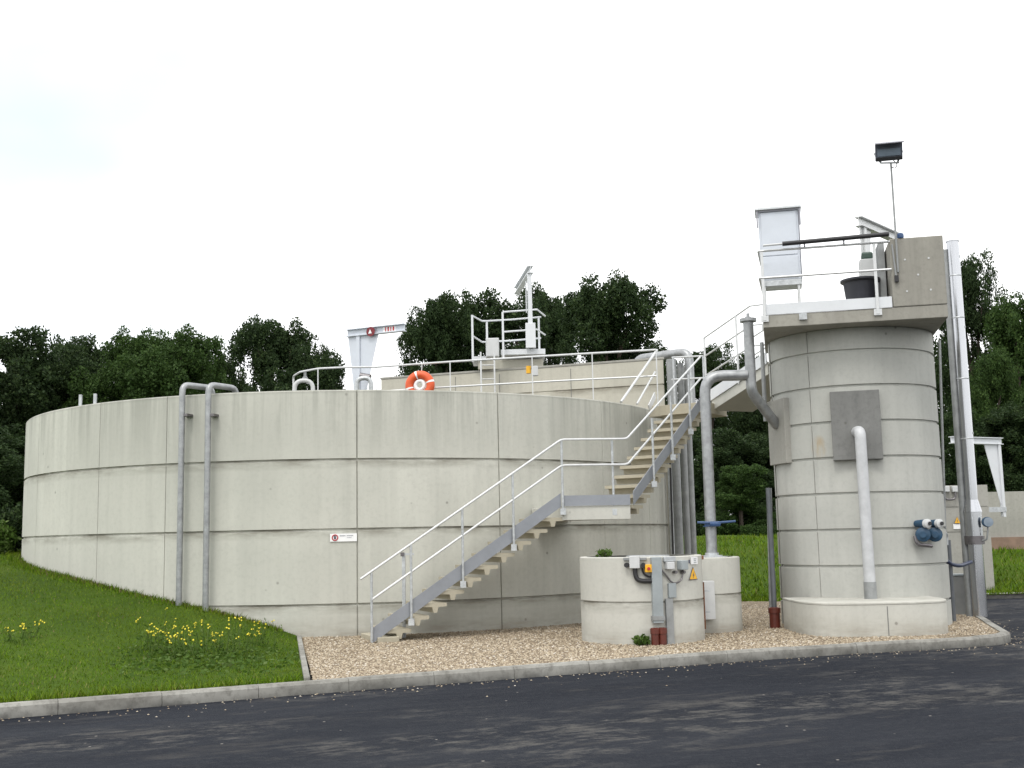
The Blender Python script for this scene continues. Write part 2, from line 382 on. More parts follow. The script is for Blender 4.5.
def kerb_run(mb, pfun, L0, L1, w=.14, h=GZ+.015, stone=1.0):
    s = L0
    while s < L1-.05:
        e = min(s+stone-.005, L1); n = 5
        dz = random.uniform(-.004, .004); dw = random.uniform(-.004, .004)
        sec = []
        for i in range(n+1):
            q = s+(e-s)*i/n; p = pfun(q); t = (pfun(q+.05)-pfun(q-.05)).normalized(); nn = V((-t.y, t.x, 0))
            sec.append([p+nn*o_+V((0, 0, z)) for o_, z in ((dw, -.05), (dw+.012, h-.03+dz), (dw+.035, h+dz), (w, h+dz), (w, -.05))])
        o = len(mb.v)
        for ring in sec: mb.v += ring
        for i in range(n):
            for k in range(4): mb.f.append((o+i*5+k, o+(i+1)*5+k, o+(i+1)*5+k+1, o+i*5+k+1))
        mb.f.append((o, o+1, o+2, o+3, o+4)); mb.f.append(tuple(o+n*5+k for k in (4, 3, 2, 1, 0)))
        s += stone
mb = MB(); kerb_run(mb, kpoint, 14, cum[-1]-.1)
struct(mb.build('kerb', 'kerb'), 'grey concrete kerb along the asphalt road', 'kerb')
# far kerb on the other side of the road
FK = [V((9.3, 27.2, 0)), V((40, 25.6, 0))]
def fkp(s): d = (FK[1]-FK[0]); return FK[0]+d.normalized()*s
mb = MB(); kerb_run(mb, fkp, 0, 25, .14, .13)
struct(mb.build('far_kerb', 'kerb'), 'pale kerb under the far grass bank', 'kerb')

struct(MB().add([(-500,-500,-.1),(500,-500,-.1),(500,900,-.1),(-500,900,-.1)], [(0,1,2,3)]).build('ground', 'turf'))
struct(MB().add([(-70,-40,0),(70,-40,0),(70,27.3,0),(-70,27.3,0)], [(0,1,2,3)]).build('road', 'asphalt'))
# gravel bed: inside the kerb, up to the edging strip
E0, E1 = V((-2.30, 12.96, 0)), V((-3.66, 19.7, 0))
i0 = min(range(len(kc)), key=lambda i: (kc[i]-E0).length)
gp = []
for i in range(i0, len(kc)):
    t = (kc[min(i+1, len(kc)-1)]-kc[max(i-1, 0)]).normalized(); gp.append(kc[i]+V((-t.y, t.x, 0))*.12)
gp += [V((5, 26.2, 0)), V((-3.5, 26.2, 0)), E1]
tri = tessellate_polygon([[p for p in gp]])
struct(MB().add([(p.x, p.y, GZ) for p in gp], [tuple(t) for t in tri]).build('gravel_bed', 'gravel'), 'tan gravel bed round the tanks', 'gravel')
mb = MB(); ed = (E1-E0).normalized()
mb.obox((E0+E1)/2+V((-.02, 0, .06)), ed, V((-ed.y, ed.x, 0)), (0, 0, 1), ((E1-E0).length/2-.1, .035, .10))
struct(mb.build('edging', 'kerb', bevel=.008), 'narrow concrete edging strip between grass and gravel', 'edging')

# tank geometry
TC = V((-3.487, 25.685, 0)); TR = 6.849; TTOP = 4.125
def ry(k): return k
def kerbY(x):
    for a, b in zip(kc, kc[1:]):
        if a.x <= x <= b.x and b.x-a.x > 1e-6 and b.y < 17: return a.y+(b.y-a.y)*(x-a.x)/(b.x-a.x)
    return -3.2+(x+34)*.52
def kerbX(y):
    for a, b in zip(kc, kc[1:]):
        if a.y <= y <= b.y and b.y < 14: return a.x+(b.x-a.x)*(y-a.y)/(b.y-a.y)
    return -34
def bankz(x, y):
    d = max(0.0, (y-kerbY(x)-.14)*.89); ratio = .15*(1-math.exp(-max(0.0, -3.45-x)/3.0))
    f = ratio*d; f = 1.9*(1-math.exp(-f/1.9*1.0))*1.0 if f > 0 else 0
    f = f*1.22 if f < 1.0 else min(f*1.22, 1.75)
    b = .03*math.sin(x*1.7+y)*math.sin(y*1.3)*smooth01(d/2)
    return GZ+.005+f+b
def strip_mesh(name, rows, m):
    v = [p for r in rows for p in r]; n = len(rows[0]); f = []
    for j in range(len(rows)-1):
        for i in range(n-1): f.append((j*n+i, j*n+i+1, (j+1)*n+i+1, (j+1)*n+i))
    return raw(name, v, f, m, smooth=True)
rows = []
ys = list(np.linspace(-2.5, 11, 16))+list(np.linspace(11.2, 24, 66))+list(np.linspace(24.5, 40, 20))+[50, 70, 110]
for y in ys:
    if y < 12.95: xr = kerbX(y-.06)-.10
    elif y < 19.7: xr = E0.x+(E1.x-E0.x)*(y-E0.y)/(E1.y-E0.y)-.03
    else: xr = -3.66
    row = []
    for i in range(60):
        u = i/59; x = xr-(1-u)**2.2*70
        row.append((x, y, bankz(x, y)))
    rows.append(row)
struct(strip_mesh('grass_bank', rows, 'turf'), 'green grass bank rising against the round tank', 'grass bank')
def lawnz(x, y, b):
    w = smooth01((x-8)/2); h = .11+(1.42-.36*w)*smooth01((y-b)/(14-6*w)) + .3*w*smooth01((y-34)/10)
    return h+.03*math.sin(x*1.1)*math.sin(y*.8)
rows = []
for t in np.linspace(0, 1, 60):
    row = []
    for x in np.linspace(-3.66, 60, 120):
        b = 25.9+1.2*smooth01((x-7.3)/2)-.05*max(0, x-9.3); y = b+(t**2)*85; row.append((x, y, lawnz(x, y, b)))
    rows.append(row)
struct(strip_mesh('back_lawn', rows, 'turf'), 'lawn rising behind the tanks to the trees', 'lawn')

# grass blades, gravel stones (uncountable)
def blades(name, pts, hmin, hmax, w, m, label):
    n = len(pts); p = np.array(pts, np.float32)
    a = rng.uniform(0, 2*np.pi, n); h = rng.uniform(hmin, hmax, n); l = rng.normal(0, .45, (n, 2))*h[:, None]
    d = np.stack([np.cos(a), np.sin(a), np.zeros(n)], 1)*w/2
    top = p+np.stack([l[:, 0], l[:, 1], h], 1)
    v = np.empty((n, 3, 3), np.float32); v[:, 0] = p-d; v[:, 1] = p+d; v[:, 2] = top
    o = raw(name, v.reshape(-1, 3), np.arange(n*3).reshape(-1, 3), m); return struct(o, label, 'grass', 'stuff')
pts = []
while len(pts) < 90000:
    y = 11.2+11.5*random.random()**1.3; x = random.uniform(-13.5, -2.3)
    if y < kerbY(x)+.16: continue
    if y > 12.95 and x > E0.x+(E1.x-E0.x)*(y-E0.y)/(E1.y-E0.y)-.06: continue
    if (x-TC.x)**2+(y-TC.y)**2 < (TR+.02)**2: continue
    pts.append((x, y, bankz(x, y)-.01))
blades('grass', pts, .015, .05, .013, 'blade', 'short mown grass covering the bank by the tank')
pts = []
while len(pts) < 6000:      # rank growth along the tank foot and over the kerb
    if random.random() < .55:
        th = R_(random.uniform(-78, -1)); rr = TR+abs(random.gauss(0, .16))+.02; x = TC.x+rr*math.sin(th); y = TC.y-rr*math.cos(th)
        if x > -3.75: continue
    else:
        x = random.uniform(-11, -2.45); y = kerbY(x)+.15+abs(random.gauss(0, .12))
    pts.append((x, y, bankz(x, y)-.01))
blades('long_grass', pts, .03, .12, .016, 'blade', 'longer uncut grass along the kerb and tank foot')
pts = []
while len(pts) < 26000:
    x = random.uniform(2.5, 16); b = 25.9+1.2*smooth01((x-7.3)/2)-.05*max(0, x-9.3); y = b+.05+13*random.random()**1.4
    pts.append((x, y, lawnz(x, y, b)-.01))
blades('lawn_grass', pts, .05, .16, .03, 'blade', 'grass of the lawn behind the tanks')
M['straw'] = plain('dead_grass', (.13, .095, .05), .9, 0, .3, 20)
pts = []
while len(pts) < 3600:
    if random.random() < .75:
        th = R_(random.uniform(-80, -1)); rr = TR+abs(random.gauss(0, .07))+.01; x = TC.x+rr*math.sin(th); y = TC.y-rr*math.cos(th)
        if x > -3.75: continue
    else:
        x = random.uniform(-12, -2.6); y = random.uniform(11.5, 21)
        if y < kerbY(x)+.2 or (y > 12.95 and x > E0.x+(E1.x-E0.x)*(y-E0.y)/(E1.y-E0.y)-.1) or (x-TC.x)**2+(y-TC.y)**2 < (TR+.02)**2 or math.sin(x*2.1+y)*math.sin(y*1.7-x) < .35: continue
    pts.append((x, y, bankz(x, y)-.005))
blades('dry_grass', pts, .015, .06, .016, 'straw', 'dead brown grass along the tank foot and in dry spots')
n = 0; gv = []; gf = []
okt = np.array([(1,0,0),(0,1,0),(-1,0,0),(0,-1,0),(0,0,1),(0,0,-1)], np.float32)
okf = np.array([(0,1,4),(1,2,4),(2,3,4),(3,0,4)], np.int32)
while n < 55000:
    y = 12.9+12*random.random()**1.6; x = random.uniform(-3.6, 8.4)
    if y < kerbY(min(x, 6.0))+.16 or (x > 6 and y < 16.8): continue
    if y < 19.7 and x < E0.x+(E1.x-E0.x)*(y-E0.y)/(E1.y-E0.y)+.05: continue
    if (x-TC.x)**2+(y-TC.y)**2 < TR**2: continue
    if x > 6.2 and min((V((x, y, 0))-q).length for q in kc[60:]) < .18 or x > 7.25 and y < 17.6 : continue
    if x > 7.2+ (y-17)*.28: continue
    s = random.uniform(.008, .02); q = okt*np.array((s*random.uniform(.8, 1.5), s, s*.7))
    a = random.uniform(0, 6.3); ca, sa = math.cos(a), math.sin(a)
    q = np.stack([q[:, 0]*ca-q[:, 1]*sa, q[:, 0]*sa+q[:, 1]*ca, q[:, 2]], 1)
    q[:, 2] += q[:, 0]*random.uniform(-.4, .4)
    gv.append(q[:5]+np.array((x, y, GZ+.004))); gf.append(okf+n*5); n += 1
struct(raw('gravel', np.concatenate(gv), np.concatenate(gf), 'stone'), 'loose tan gravel stones over the bed', 'gravel', 'stuff')

gv = []; gf = []
for n in range(900):
    s_ = random.uniform(14.5, cum[-1]-4); p = kpoint(s_); t = (kpoint(s_+.05)-kpoint(s_-.05)).normalized(); p = p-V((-t.y, t.x, 0))*(.02+random.expovariate(5.0))
    s = random.uniform(.004, .012); q = okt*np.array((s*1.2, s, s*.7)); gv.append(q[:5]+np.array((p.x, p.y, .004))); gf.append(okf+n*5)
struct(raw('road_grit', np.concatenate(gv), np.concatenate(gf), 'stone'), 'small loose stones spilled along the kerb on the road', 'gravel', 'stuff')

# ------------------------------------------------------------------ round tank
def tp(th, r, z): return V((TC.x+r*math.sin(th), TC.y-r*math.cos(th), z))    # th measured from the side facing the road
def px_theta(x, y=470):
    d = ray(x, y); a = d.x**2+d.y**2; b = -2*(d.x*TC.x+d.y*TC.y); c = TC.x**2+TC.y**2-TR**2
    t = (-b-math.sqrt(max(0, b*b-4*a*c)))/(2*a); return math.atan2(d.x*t-TC.x, TC.y-d.y*t)
def grooved_wall(name, ths, vj, zs, R_out, thick, parent, top, floor, m, gd=.03, gw=.013, centre=TC, strong=(3, 4)):
    """cylinder wall with recessed casting joints: zs levels, vj vertical joint angles"""
    A = sorted(set(list(ths)))
    A = [a for a in A if all(abs(a-j) > 2.5*gw/R_out for j in vj)]
    flag = {}
    for q_, j in enumerate(vj):
        w_ = .55 if q_ in strong else .32
        for k, o in enumerate((-1.6, -1, 1, 1.6)):
            a = j+o*gw*w_/R_out; A.append(a)
            if k in (1, 2): flag[a] = gd if q_ in strong else gd*.55
    A.sort(); Z = [floor]; zf = {}
    for z in zs:
        for k, o in enumerate((-1.6, -1, 1, 1.6)):
            q = z+o*gw; Z.append(q); zf[q] = k in (1, 2)
    Z += [top-.02, top]; mb = MB(); n = len(A)
    for i, z in enumerate(Z):
        for a in A:
            r = R_out
            r -= max(flag.get(a, 0), gd if zf.get(z) else 0)
            if z == top: r -= .02
            mb.v.append(V((centre.x+r*math.sin(a), centre.y-r*math.cos(a), z)))
    Z2 = [(R_out-thick+.02, top), (R_out-thick, top-.02), (R_out-thick, floor)]
    for r, z in Z2:
        for a in A: mb.v.append(V((centre.x+r*math.sin(a), centre.y-r*math.cos(a), z)))
    for i in range(len(Z)+2):
        for k in range(n):
            q = (k+1) % n; mb.f.append((i*n+k, i*n+q, (i+1)*n+q, (i+1)*n+k))
    return mb.build(name, m, parent, smooth=True)
tank = thing('round_tank', 'large low round concrete tank with horizontal casting joints beside the grass bank', 'tank', (TC.x, TC.y, 0))
vj = [px_theta(x) for x in (38, 99, 166, 357, 499, 603, 648)]
step = (vj[4]-vj[3]);
vj += [R_(v) for v in (95, 120, 145, 170, 195, 220, 245, 262)]
grooved_wall('wall', [2*math.pi*i/260-math.pi/2 for i in range(260)], vj, J_TANK, TR, .28, tank, TTOP, -.1, 'conc_tank')
MB().lathe((TC.x, TC.y, 0), [(0.01, 3.4), (TR-.285, 3.4)], 96).build('water', 'water', tank)
# fine extra shutter seam marks in the upper lift
# walkway slab across the tank, in front of the tall basin
BW = [V((3.22, 24.15, 0)), V((-3.02, 26.33, 0))]           # face line of the tall basin
bd = (BW[1]-BW[0]).normalized(); bn = V((-bd.y, bd.x, 0));
if bn.y > 0: bn = -bn                                       # towards the road
MB().prism([BW[0]+bn*.004, BW[1]+bd*1.3+bn*.004, BW[1]+bd*1.3+bn*1.35, BW[0]+bn*1.2+bd*.5], 3.9, 4.09).build('walkway_slab', 'conc_slab', tank)
basin = thing('tall_basin', 'taller straight-walled concrete basin rising behind the rim of the round tank', 'basin', (.1, 27, 0))
bp = [BW[0], BW[1], BW[1]-bn*3.4+V((.9, 0, 0)), BW[0]-bn*3.6+V((-1.3, 0, 0))]
def shrink(poly, d):
    c = sum(poly, V((0, 0, 0)))/len(poly); return [p+(c-p).normalized()*d for p in poly]
mb = MB(); o0 = 0; layers = [(0, 0), (4.776, 0), (4.783, .03), (4.797, .03), (4.804, 0), (5.32, 0)]
for z, d in layers: mb.v += [V((p.x, p.y, z)) for p in shrink(bp, d)]
for i in range(len(layers)-1):
    for k in range(4): q = (k+1) % 4; mb.f.append((i*4+k, i*4+q, i*4+4+q, i*4+4+k))
mb.f.append(tuple(range(20, 24)))
mb.build('wall', 'conc_block', basin)
mb = MB(); bo = shrink(bp, -.03)
mb.prism(bo, 5.322, 5.37).build('coping', 'conc_old', basin, bevel=.01)
for fx in (.31, .56, .72):
    p = lerp(BW[0], BW[1], fx)+bn*.003; mb = MB(); mb.obox(p+V((0, 0, 4.9)), bd, bn, (0, 0, 1), (.007, .002, .36)); mb.build('seam', 'conc_plate', basin)

# ------------------------------------------------------------------ stair round the tank
e1 = V((math.cos(R_(22)), math.sin(R_(22)), 0)); n1 = V((-e1.y, e1.x, 0))
P1 = V((.765, 18.77, 0)); G1 = .287; RISE = (2.13-GZ)/11
e2 = V((math.cos(R_(57)), math.sin(R_(57)), 0)); n2 = V((-e2.y, e2.x, 0)); P2 = V((1.99, 19.02, 0))
stair = thing('staircase', 'concrete tread staircase with galvanised rails climbing round the side of the round tank', 'staircase', (.7, 19, GZ))
def tread(p, e, n, z, L=1.0):
    """T-section tread: p = near end of the nosing"""
    mb = MB(); prof = [(0, 0), (.37, 0), (.37, -.055), (.235, -.06), (.215, -.145), (.155, -.145), (.135, -.06), (0, -.055)]
    A = [p+e*a+V((0, 0, z+b)) for a, b in prof]; B = [q+n*L for q in A]; k = len(prof)
    mb.v += A+B
    for i in range(k): j = (i+1) % k; mb.f.append((i, j, k+j, k+i))
    mb.f.append((0, 1, 2, 3, 6, 7)); mb.f.append((3, 4, 5, 6)); mb.f.append((k, k+1, k+2, k+3, k+6, k+7)[::-1]); mb.f.append((k+3, k+4, k+5, k+6)[::-1])
    mb.build('tread', 'conc_tread', stair)
for k in range(1, 11): tread(P1-e1*(11-k)*G1-e1*.06, e1, n1, GZ+RISE*k)
for k in range(0, 11): tread(P2+e2*(k-.35)*G1, e2, n2, 2.13+.181*k, .82)
mb = MB(); q = P1-e1*2.93; mb.obox(q+n1*.45+V((0, 0, GZ+.02)), e1, n1, (0, 0, 1), (.17, .5, .06)); mb.build('footing', 'conc_tread', stair, bevel=.012)
ln = [P1+V((0, 0, 0)), P2-e2*.12+V((-.03, -.02, 0)), P2-e2*.12+n2*1.25, V((.95, 20.55, 0)), P1+n1*1.25]
MB().prism(ln, 1.90, 2.125).build('landing', 'conc_ring', stair, bevel=.008)
P3 = P2+e2*(10.65*G1)
pl = [P3, P3+e2*1.0, P3+e2*1.0+n2*1.05, P3+n2*1.2]
MB().prism(pl, 3.90, 4.11).build('top_slab', 'conc_tread', stair, bevel=.008)
mb = MB(); c = P3+e2*.7; mb.box((c.x-.12+.2, c.y-.1, GZ), (c.x+.12+.2, c.y+.12, 3.9)); 
# kick plates along the near edge
def plate(p0, p1, h, t=.012, off=.0):
    mb = MB(); d = (p1-p0); dh = V((d.x, d.y, 0)).normalized(); nn = V((dh.y, -dh.x, 0))
    a = p0+nn*off; b = p1+nn*off
    mb.v += [a, b, b+V((0, 0, h)), a+V((0, 0, h)), a+nn*t, b+nn*t, b+nn*t+V((0, 0, h)), a+nn*t+V((0, 0, h))]
    mb.f += [(0,1,2,3), (7,6,5,4), (0,4,5,1), (3,2,6,7), (0,3,7,4), (1,5,6,2)]
    mb.build('kick_plate', 'kick', stair)
def on1(s, z=0): return P1+e1*s+V((0, 0, z))
def nz1(s): return 2.13+s/G1*RISE            # nosing line, s<=0
def on2(s, z=0): return P2+e2*s+V((0, 0, z))
def nz2(s): return 2.13+.181*(s/G1+.35)
plate(on1(-3.17, GZ), on1(-.02, nz1(0)-.01), .22, off=.01)
plate(V((P1.x, P1.y, 2.13)), V((P2.x-.1, P2.y-.12, 2.13)), .17, off=.012)
plate(on2(-.1, nz2(-.1)+.0), on2(10.7*G1, nz2(10.7*G1)), .22, off=.01)
RR = .0185
def post(mbp, top, r=.022, foot=True):
    mb = MB(); mb.tube([mbp, top], .02, 8)
    if foot: mb.box((mbp.x-.045, mbp.y-.03, mbp.z-.05), (mbp.x+.045, mbp.y+.03, mbp.z+.05))
    mb.build('post', 'galv', stair, smooth=True)
o1 = -n1*.05; o2 = -n2*.05; H1, H2 = 1.08, .66
for s in (-2.57, -1.73, -.87, -.0):
    post(on1(s, nz1(s)-.09)+o1, on1(s, nz1(s)+H1)+o1)
post(on1(-3.19, GZ)+o1, on1(-3.19, nz1(-3.19)+H1-.02)+o1, foot=False)
pL = lerp(P1, P2, .70)+V((0, -.05, 0)); post(pL+V((0, 0, 2.02)), pL+V((0, 0, 2.13+H1)))
for s in (.62, 1.4, 2.2, 2.9):
    post(on2(s, nz2(s)-.10)+o2, on2(s, nz2(s)+H1-.03-.045*s)+o2)
kn = P2-e2*.1+V((-.07, -.08, 0))
for hh, ext in ((H1, -3.36), (H2, -3.19)):
    pts = [on1(ext, nz1(ext)+hh)+o1, on1(0, 2.13+hh)+o1, kn+V((0, 0, 2.13+hh)), at(700, 357 if hh == H1 else 379, 21.6)]
    MB().tube(pts, RR, 10, bend=.07).build('handrail' if hh == H1 else 'mid_rail', 'rail', stair, smooth=True)
# inner rails of the upper flight start on the tank rim
a, b = at(621, 402, 21.0), at(657, 350, 22.5)
MB().tube([a, b], RR*1.25, 10).build('inner_handrail', 'rail', stair, smooth=True)
a, b = at(637, 404, 21.3), at(655, 372, 22.4)
MB().tube([a, b], RR, 10).build('inner_mid_rail', 'rail', stair, smooth=True)
a, b = at(649, 408, 21.5), at(655, 395, 21.9)
MB().beam(a, b, .02, .12).build('inner_kick_plate', 'rail', stair)
# guard at the back of the top slab
for y, z in ((357.5, 0), (379.5, 0)):
    MB().tube([at(672, y, 23.2), at(703, y-1.5, 22.4)], .017, 8).build('guard_rail', 'rail', stair, smooth=True)
for px, Y in ((673, 23.15), (690, 22.75)):
    t_ = at(px, 357, Y); post(V((t_.x, Y, 4.0)), t_, foot=False)

# ------------------------------------------------------------------ tower
A_ = V((4.01, 18.0, 0)); t1 = V((math.cos(R_(-12.8)), math.sin(R_(-12.8)), 0)); t2 = V((-t1.y, t1.x, 0)); Z0 = V((0, 0, 1))
def T(a, b, z=0): return A_+t1*a+t2*b+V((0, 0, z))
def px_bear(x, y): d = ray(x, y); return math.atan2(d.x, d.y)
bl, br = px_bear(773, 450), px_bear(940.5, 450); bc = (bl+br)/2; bh = (br-bl)/2
TD = 20.25; TRW = TD*math.sin(bh); WC = V((TD*math.sin(bc), TD*math.cos(bc), 0))
tower = thing('concrete_tower', 'tall round concrete ring tower carrying a railed platform', 'tower', (WC.x, WC.y, 0))
zj = [.52+.567*k for k in range(8)]
thf = math.atan2(-WC.x, WC.y)
def wth(x):
    d = ray(x, 450); a = d.x**2+d.y**2; b = -2*(d.x*WC.x+d.y*WC.y); c = WC.x**2+WC.y**2-TRW**2
    t = (-b-math.sqrt(max(0, b*b-4*a*c)))/(2*a); return math.atan2(d.x*t-WC.x, WC.y-d.y*t)
grooved_wall('shaft', [2*math.pi*i/120-math.pi/2 for i in range(120)], [wth(813), wth(813)+2.2, wth(813)-2.1], zj, TRW, .2, tower, 4.87, -.1, 'conc_tower', .03, .0145, WC, ())
MB().prism([T(0, 0), T(2.78, 0), T(2.78, 2.75), T(0, 2.75)], 4.86, 5.06).build('platform_slab', 'conc_slab', tower, bevel=.01)
MB().prism([T(.0, -.012), T(1.97, -.012), T(1.97, .02), T(0, .02)], 5.063, 5.235).build('toe_board', 'white', tower)
MB().prism([T(1.985, -.012), T(2.78, -.012), T(2.78, .95), T(1.985, .95)], 5.063, 6.15).build('parapet_block', 'conc_slab', tower, bevel=.015)
for a, z in ((2.2, 5.8), (2.55, 5.8), (2.2, 5.3), (2.55, 5.3), (2.38, 5.55)): MB().lathe(T(a, -.013, z), [(.016, 0), (.016, .006)], 8, True, axis=-t2).build('anchor_cap', 'lgrey', tower)
# plates bolted on the shaft
def wall_plate(x0, x1, y0, y1, name):
    th = wth((x0+x1)/2); out = V((math.sin(th), -math.cos(th), 0)); tang = V((math.cos(th), math.sin(th), 0))
    Yd = WC.y+out.y*(TRW+.08); p = at((x0+x1)/2, (y0+y1)/2, Yd); c = V((WC.x, WC.y, 0))+out*(TRW-.03)+V((0, 0, p.z))
    return c, out, tang, p.z
c, out, tang, _ = wall_plate(833, 882, 390, 460, 'p')
MB().obox(c, tang, out, Z0, (.375, .13, .545)).build('wall_plate', 'conc_plate', tower, bevel=.01)
PF, PFo = c.copy(), out.copy()
th = thf+R_(-62); out = V((math.sin(th), -math.cos(th), 0)); tang = V((math.cos(th), math.sin(th), 0))
PL = V((WC.x, WC.y, 0))+out*(TRW-.01); PL.z = at(778, 432, PL.y).z; PLo = out
MB().obox(PL, tang, out, Z0, (.33, .06, .54)).build('wall_plate', 'conc_old', tower, bevel=.01)
# platform guard rail
def tpost(a, b, z0, z1):
    mb = MB(); mb.beam(T(a, b, z0), T(a, b, z1), .045, .02, t2)
    mb.obox(T(a, b+.01, z0+.03), t1, t2, Z0, (.06, .012, .05)); return mb.build('rail_post', 'rail', tower)
ZF = 5.06; RT = 6.10
for a, b in ((.03, -.03), (1.75, -.03), (.03, 1.2)): tpost(a, b, 4.97 if b < 0 else ZF, RT)
for z in (RT, 5.66):
    MB().tube([T(.03, 1.5, z), T(-.02, -.03, z), T(1.99, -.03, z)], .019, 8, bend=.03).build('guard_rail', 'rail', tower, smooth=True)
mb = MB(); mb.obox(T(.62, -.03, 5.0), t1, t2, Z0, (.06, .015, .05)); mb.build('bracket', 'galv', tower)

# flight from the stair head to the platform
br_ = thing('bridge_flight', 'sloping concrete flight with white side plate linking the stair head to the tower platform', 'footbridge', (4.4, 21.4, 4.1))
Ba, Bb = at(711, 390, 22.0), at(767, 352, 20.35); za, zb = Ba.z-.20, Bb.z-.20; Ba.z = Bb.z = 0
bdir = (Bb-Ba).normalized(); bs = V((-bdir.y, bdir.x, 0));
if bs.x < 0: bs = -bs
def quad_slab(a, b, za, zb, w, t, side, name, m, parent):
    mb = MB(); vs = []
    for p, z in ((a, za), (b, zb)):
        vs += [p+V((0, 0, z)), p+side*w+V((0, 0, z)), p+side*w+V((0, 0, z-t)), p+V((0, 0, z-t))]
    mb.add(vs, [(0,1,5,4), (1,2,6,5), (2,3,7,6), (3,0,4,7), (0,3,2,1), (4,5,6,7)]); return mb.build(name, m, parent)
quad_slab(Ba, Bb, za+.02, zb+.02, .95, .22, bs, 'deck', 'conc_ring', br_)
quad_slab(Ba-bs*.03, Bb-bs*.03, za+.20, zb+.20, .02, .21, bs, 'side_plate', 'white', br_)
R0_ = at(704, 338, 22.05); R1_ = at(750, 306, 20.75); R2_ = at(762, 304.5, 20.4)
def rz(p, f, dz): return V((p.x, p.y, p.z+dz))
for f in (0, .70):
    p = lerp(R0_, R1_, f); b_ = lerp(V((Ba.x, Ba.y, za)), V((Bb.x, Bb.y, zb)), f*.78)
    MB().tube([V((p.x, p.y, b_.z-.05)), p], .02, 8).build('post', 'rail', br_, smooth=True)
    p2 = p+bs*1.02; MB().tube([V((p2.x, p2.y, b_.z-.05)), p2], .02, 8).build('post', 'rail', br_, smooth=True)
for dz in (0, -.36, -.74):
    for s_ in (0, 1.02):
        MB().tube([rz(R0_, 0, dz)+bs*s_, rz(R1_, 0, dz)+bs*s_, rz(R2_, 0, dz)+bs*s_], .016, 8).build('handrail', 'rail', br_, smooth=True)

# round-nosed chamber at the tower foot
mb = MB(); cpts = []
for i in range(25):
    th = math.pi+math.pi*i/24; c_, s_ = math.cos(th), math.sin(th); ex = 2/3.6
    cpts.append(V((5.33+1.10*math.copysign(abs(c_)**ex, c_), 18.2+1.36*math.copysign(abs(s_)**ex, s_), 0)))
cpts += [V((6.43, 18.6, 0)), V((4.23, 18.6, 0))]
ch = thing('foot_chamber', 'low round-nosed concrete chamber against the foot of the tower', 'chamber', (5.5, 17.6, GZ))
MB().prism(cpts, -.05, .57).build('body', 'conc_ring', ch, smooth=True)
mb = MB(); cc = V((5.5, 17.9, 0)); mb.prism([cc+(p-cc)*1.0015 for p in cpts], .572, .605).build('lid', 'conc_ring', ch, smooth=True, bevel=.008)
pj = cpts[12]; MB().obox(V((pj.x, pj.y-.001, .34)), (1, 0, 0), (0, 1, 0), Z0, (.006, .003, .21)).build('seam', 'conc_plate', ch)

# ------------------------------------------------------------------ pipes on the tower
o = thing('drop_pipe', 'white pipe dropping from the grey plate on the tower front to the low chamber', 'pipe', (PF.x, PF.y, .6))
p0 = PF+PFo*.1; pt = at(860, 432, PF.y-.33); base = V((pt.x+.03, pt.y, .60))
MB().tube([V((p0.x, p0.y, pt.z+.02)), V((pt.x, pt.y, pt.z+.02)), V((pt.x+.01, pt.y, .86))], .086, 16, bend=.12).build('pipe', 'pale_pipe', o, smooth=True)
MB().tube([V((pt.x+.01, pt.y, .86)), V((pt.x+.01, pt.y, .60))], .095, 16).build('sleeve', 'galv_dark', o, smooth=True)
# riser with blue valve on the rear chamber
RC = V((2.95, 18.62, 0)); RRAD = .62
FC = V((1.85, 17.27, 0)); FRAD = .90
o = thing('valve_riser', 'galvanised riser pipe with blue valve rising from the rear ring chamber and elbowing over', 'pipe', (3.2, 18.6, 1.25))
pb = V((at(712, 556, 18.62).x, 18.62, 1.25)); ptp = at(707, 376, 18.62); pe = at(747, 372, 18.62)
MB().tube([pb, V((pb.x+.0, 18.62, ptp.z)), V((pe.x, 18.62, ptp.z+.0))], .088, 16, bend=.3).build('pipe', 'galv_pipe', o, smooth=True)
MB().lathe(V((pb.x, 18.62, 1.245)), [(.17, 0), (.17, .05), (.11, .05), (.11, .09)], 20, True).build('flange', 'galv', o, smooth=True)
zv = at(712, 524, 18.5).z
mb = MB(); mb.lathe(V((pb.x, 18.62, zv-.07)), [(.125, .03), (.125, .045), (.10, .045), (.10, .095), (.125, .095), (.125, .11)], 20, True)
mb.tube([V((pb.x-.05, 18.42, zv)), V((pb.x+.1, 18.42, zv)), V((pb.x+.1, 18.5, zv))], .042, 10)
mb.tube([V((pb.x+.08, 18.4, zv+.02)), V((pb.x+.36, 18.4, zv+.035))], .018, 8)
mb.tube([V((pb.x-.24, 18.45, zv+.03)), V((pb.x+.02, 18.42, zv+.02))], .018, 8)
mb.build('valve', 'blue2', o, smooth=True)
o = thing('vent_riser', 'grey vertical pipe with flanged top beside the tower, bending down into its side plate', 'pipe', (3.85, 18.62, 4))
vt = at(748, 320, 18.62); vb = at(750, 392, 18.62); vend = V((PL.x, PL.y, 0))+PLo*.05; vend.z = at(778, 425, vend.y).z
MB().tube([vt, V((vt.x, 18.62, vb.z)), vend], .085, 16, bend=.12).build('pipe', 'galv_pipe', o, smooth=True)
MB().lathe(vt, [(.14, -.03), (.14, .02), (.05, .02), (.05, .05), (.025, .05), (.025, .11)], 16, True).build('flange', 'galv_pipe', o, smooth=True)
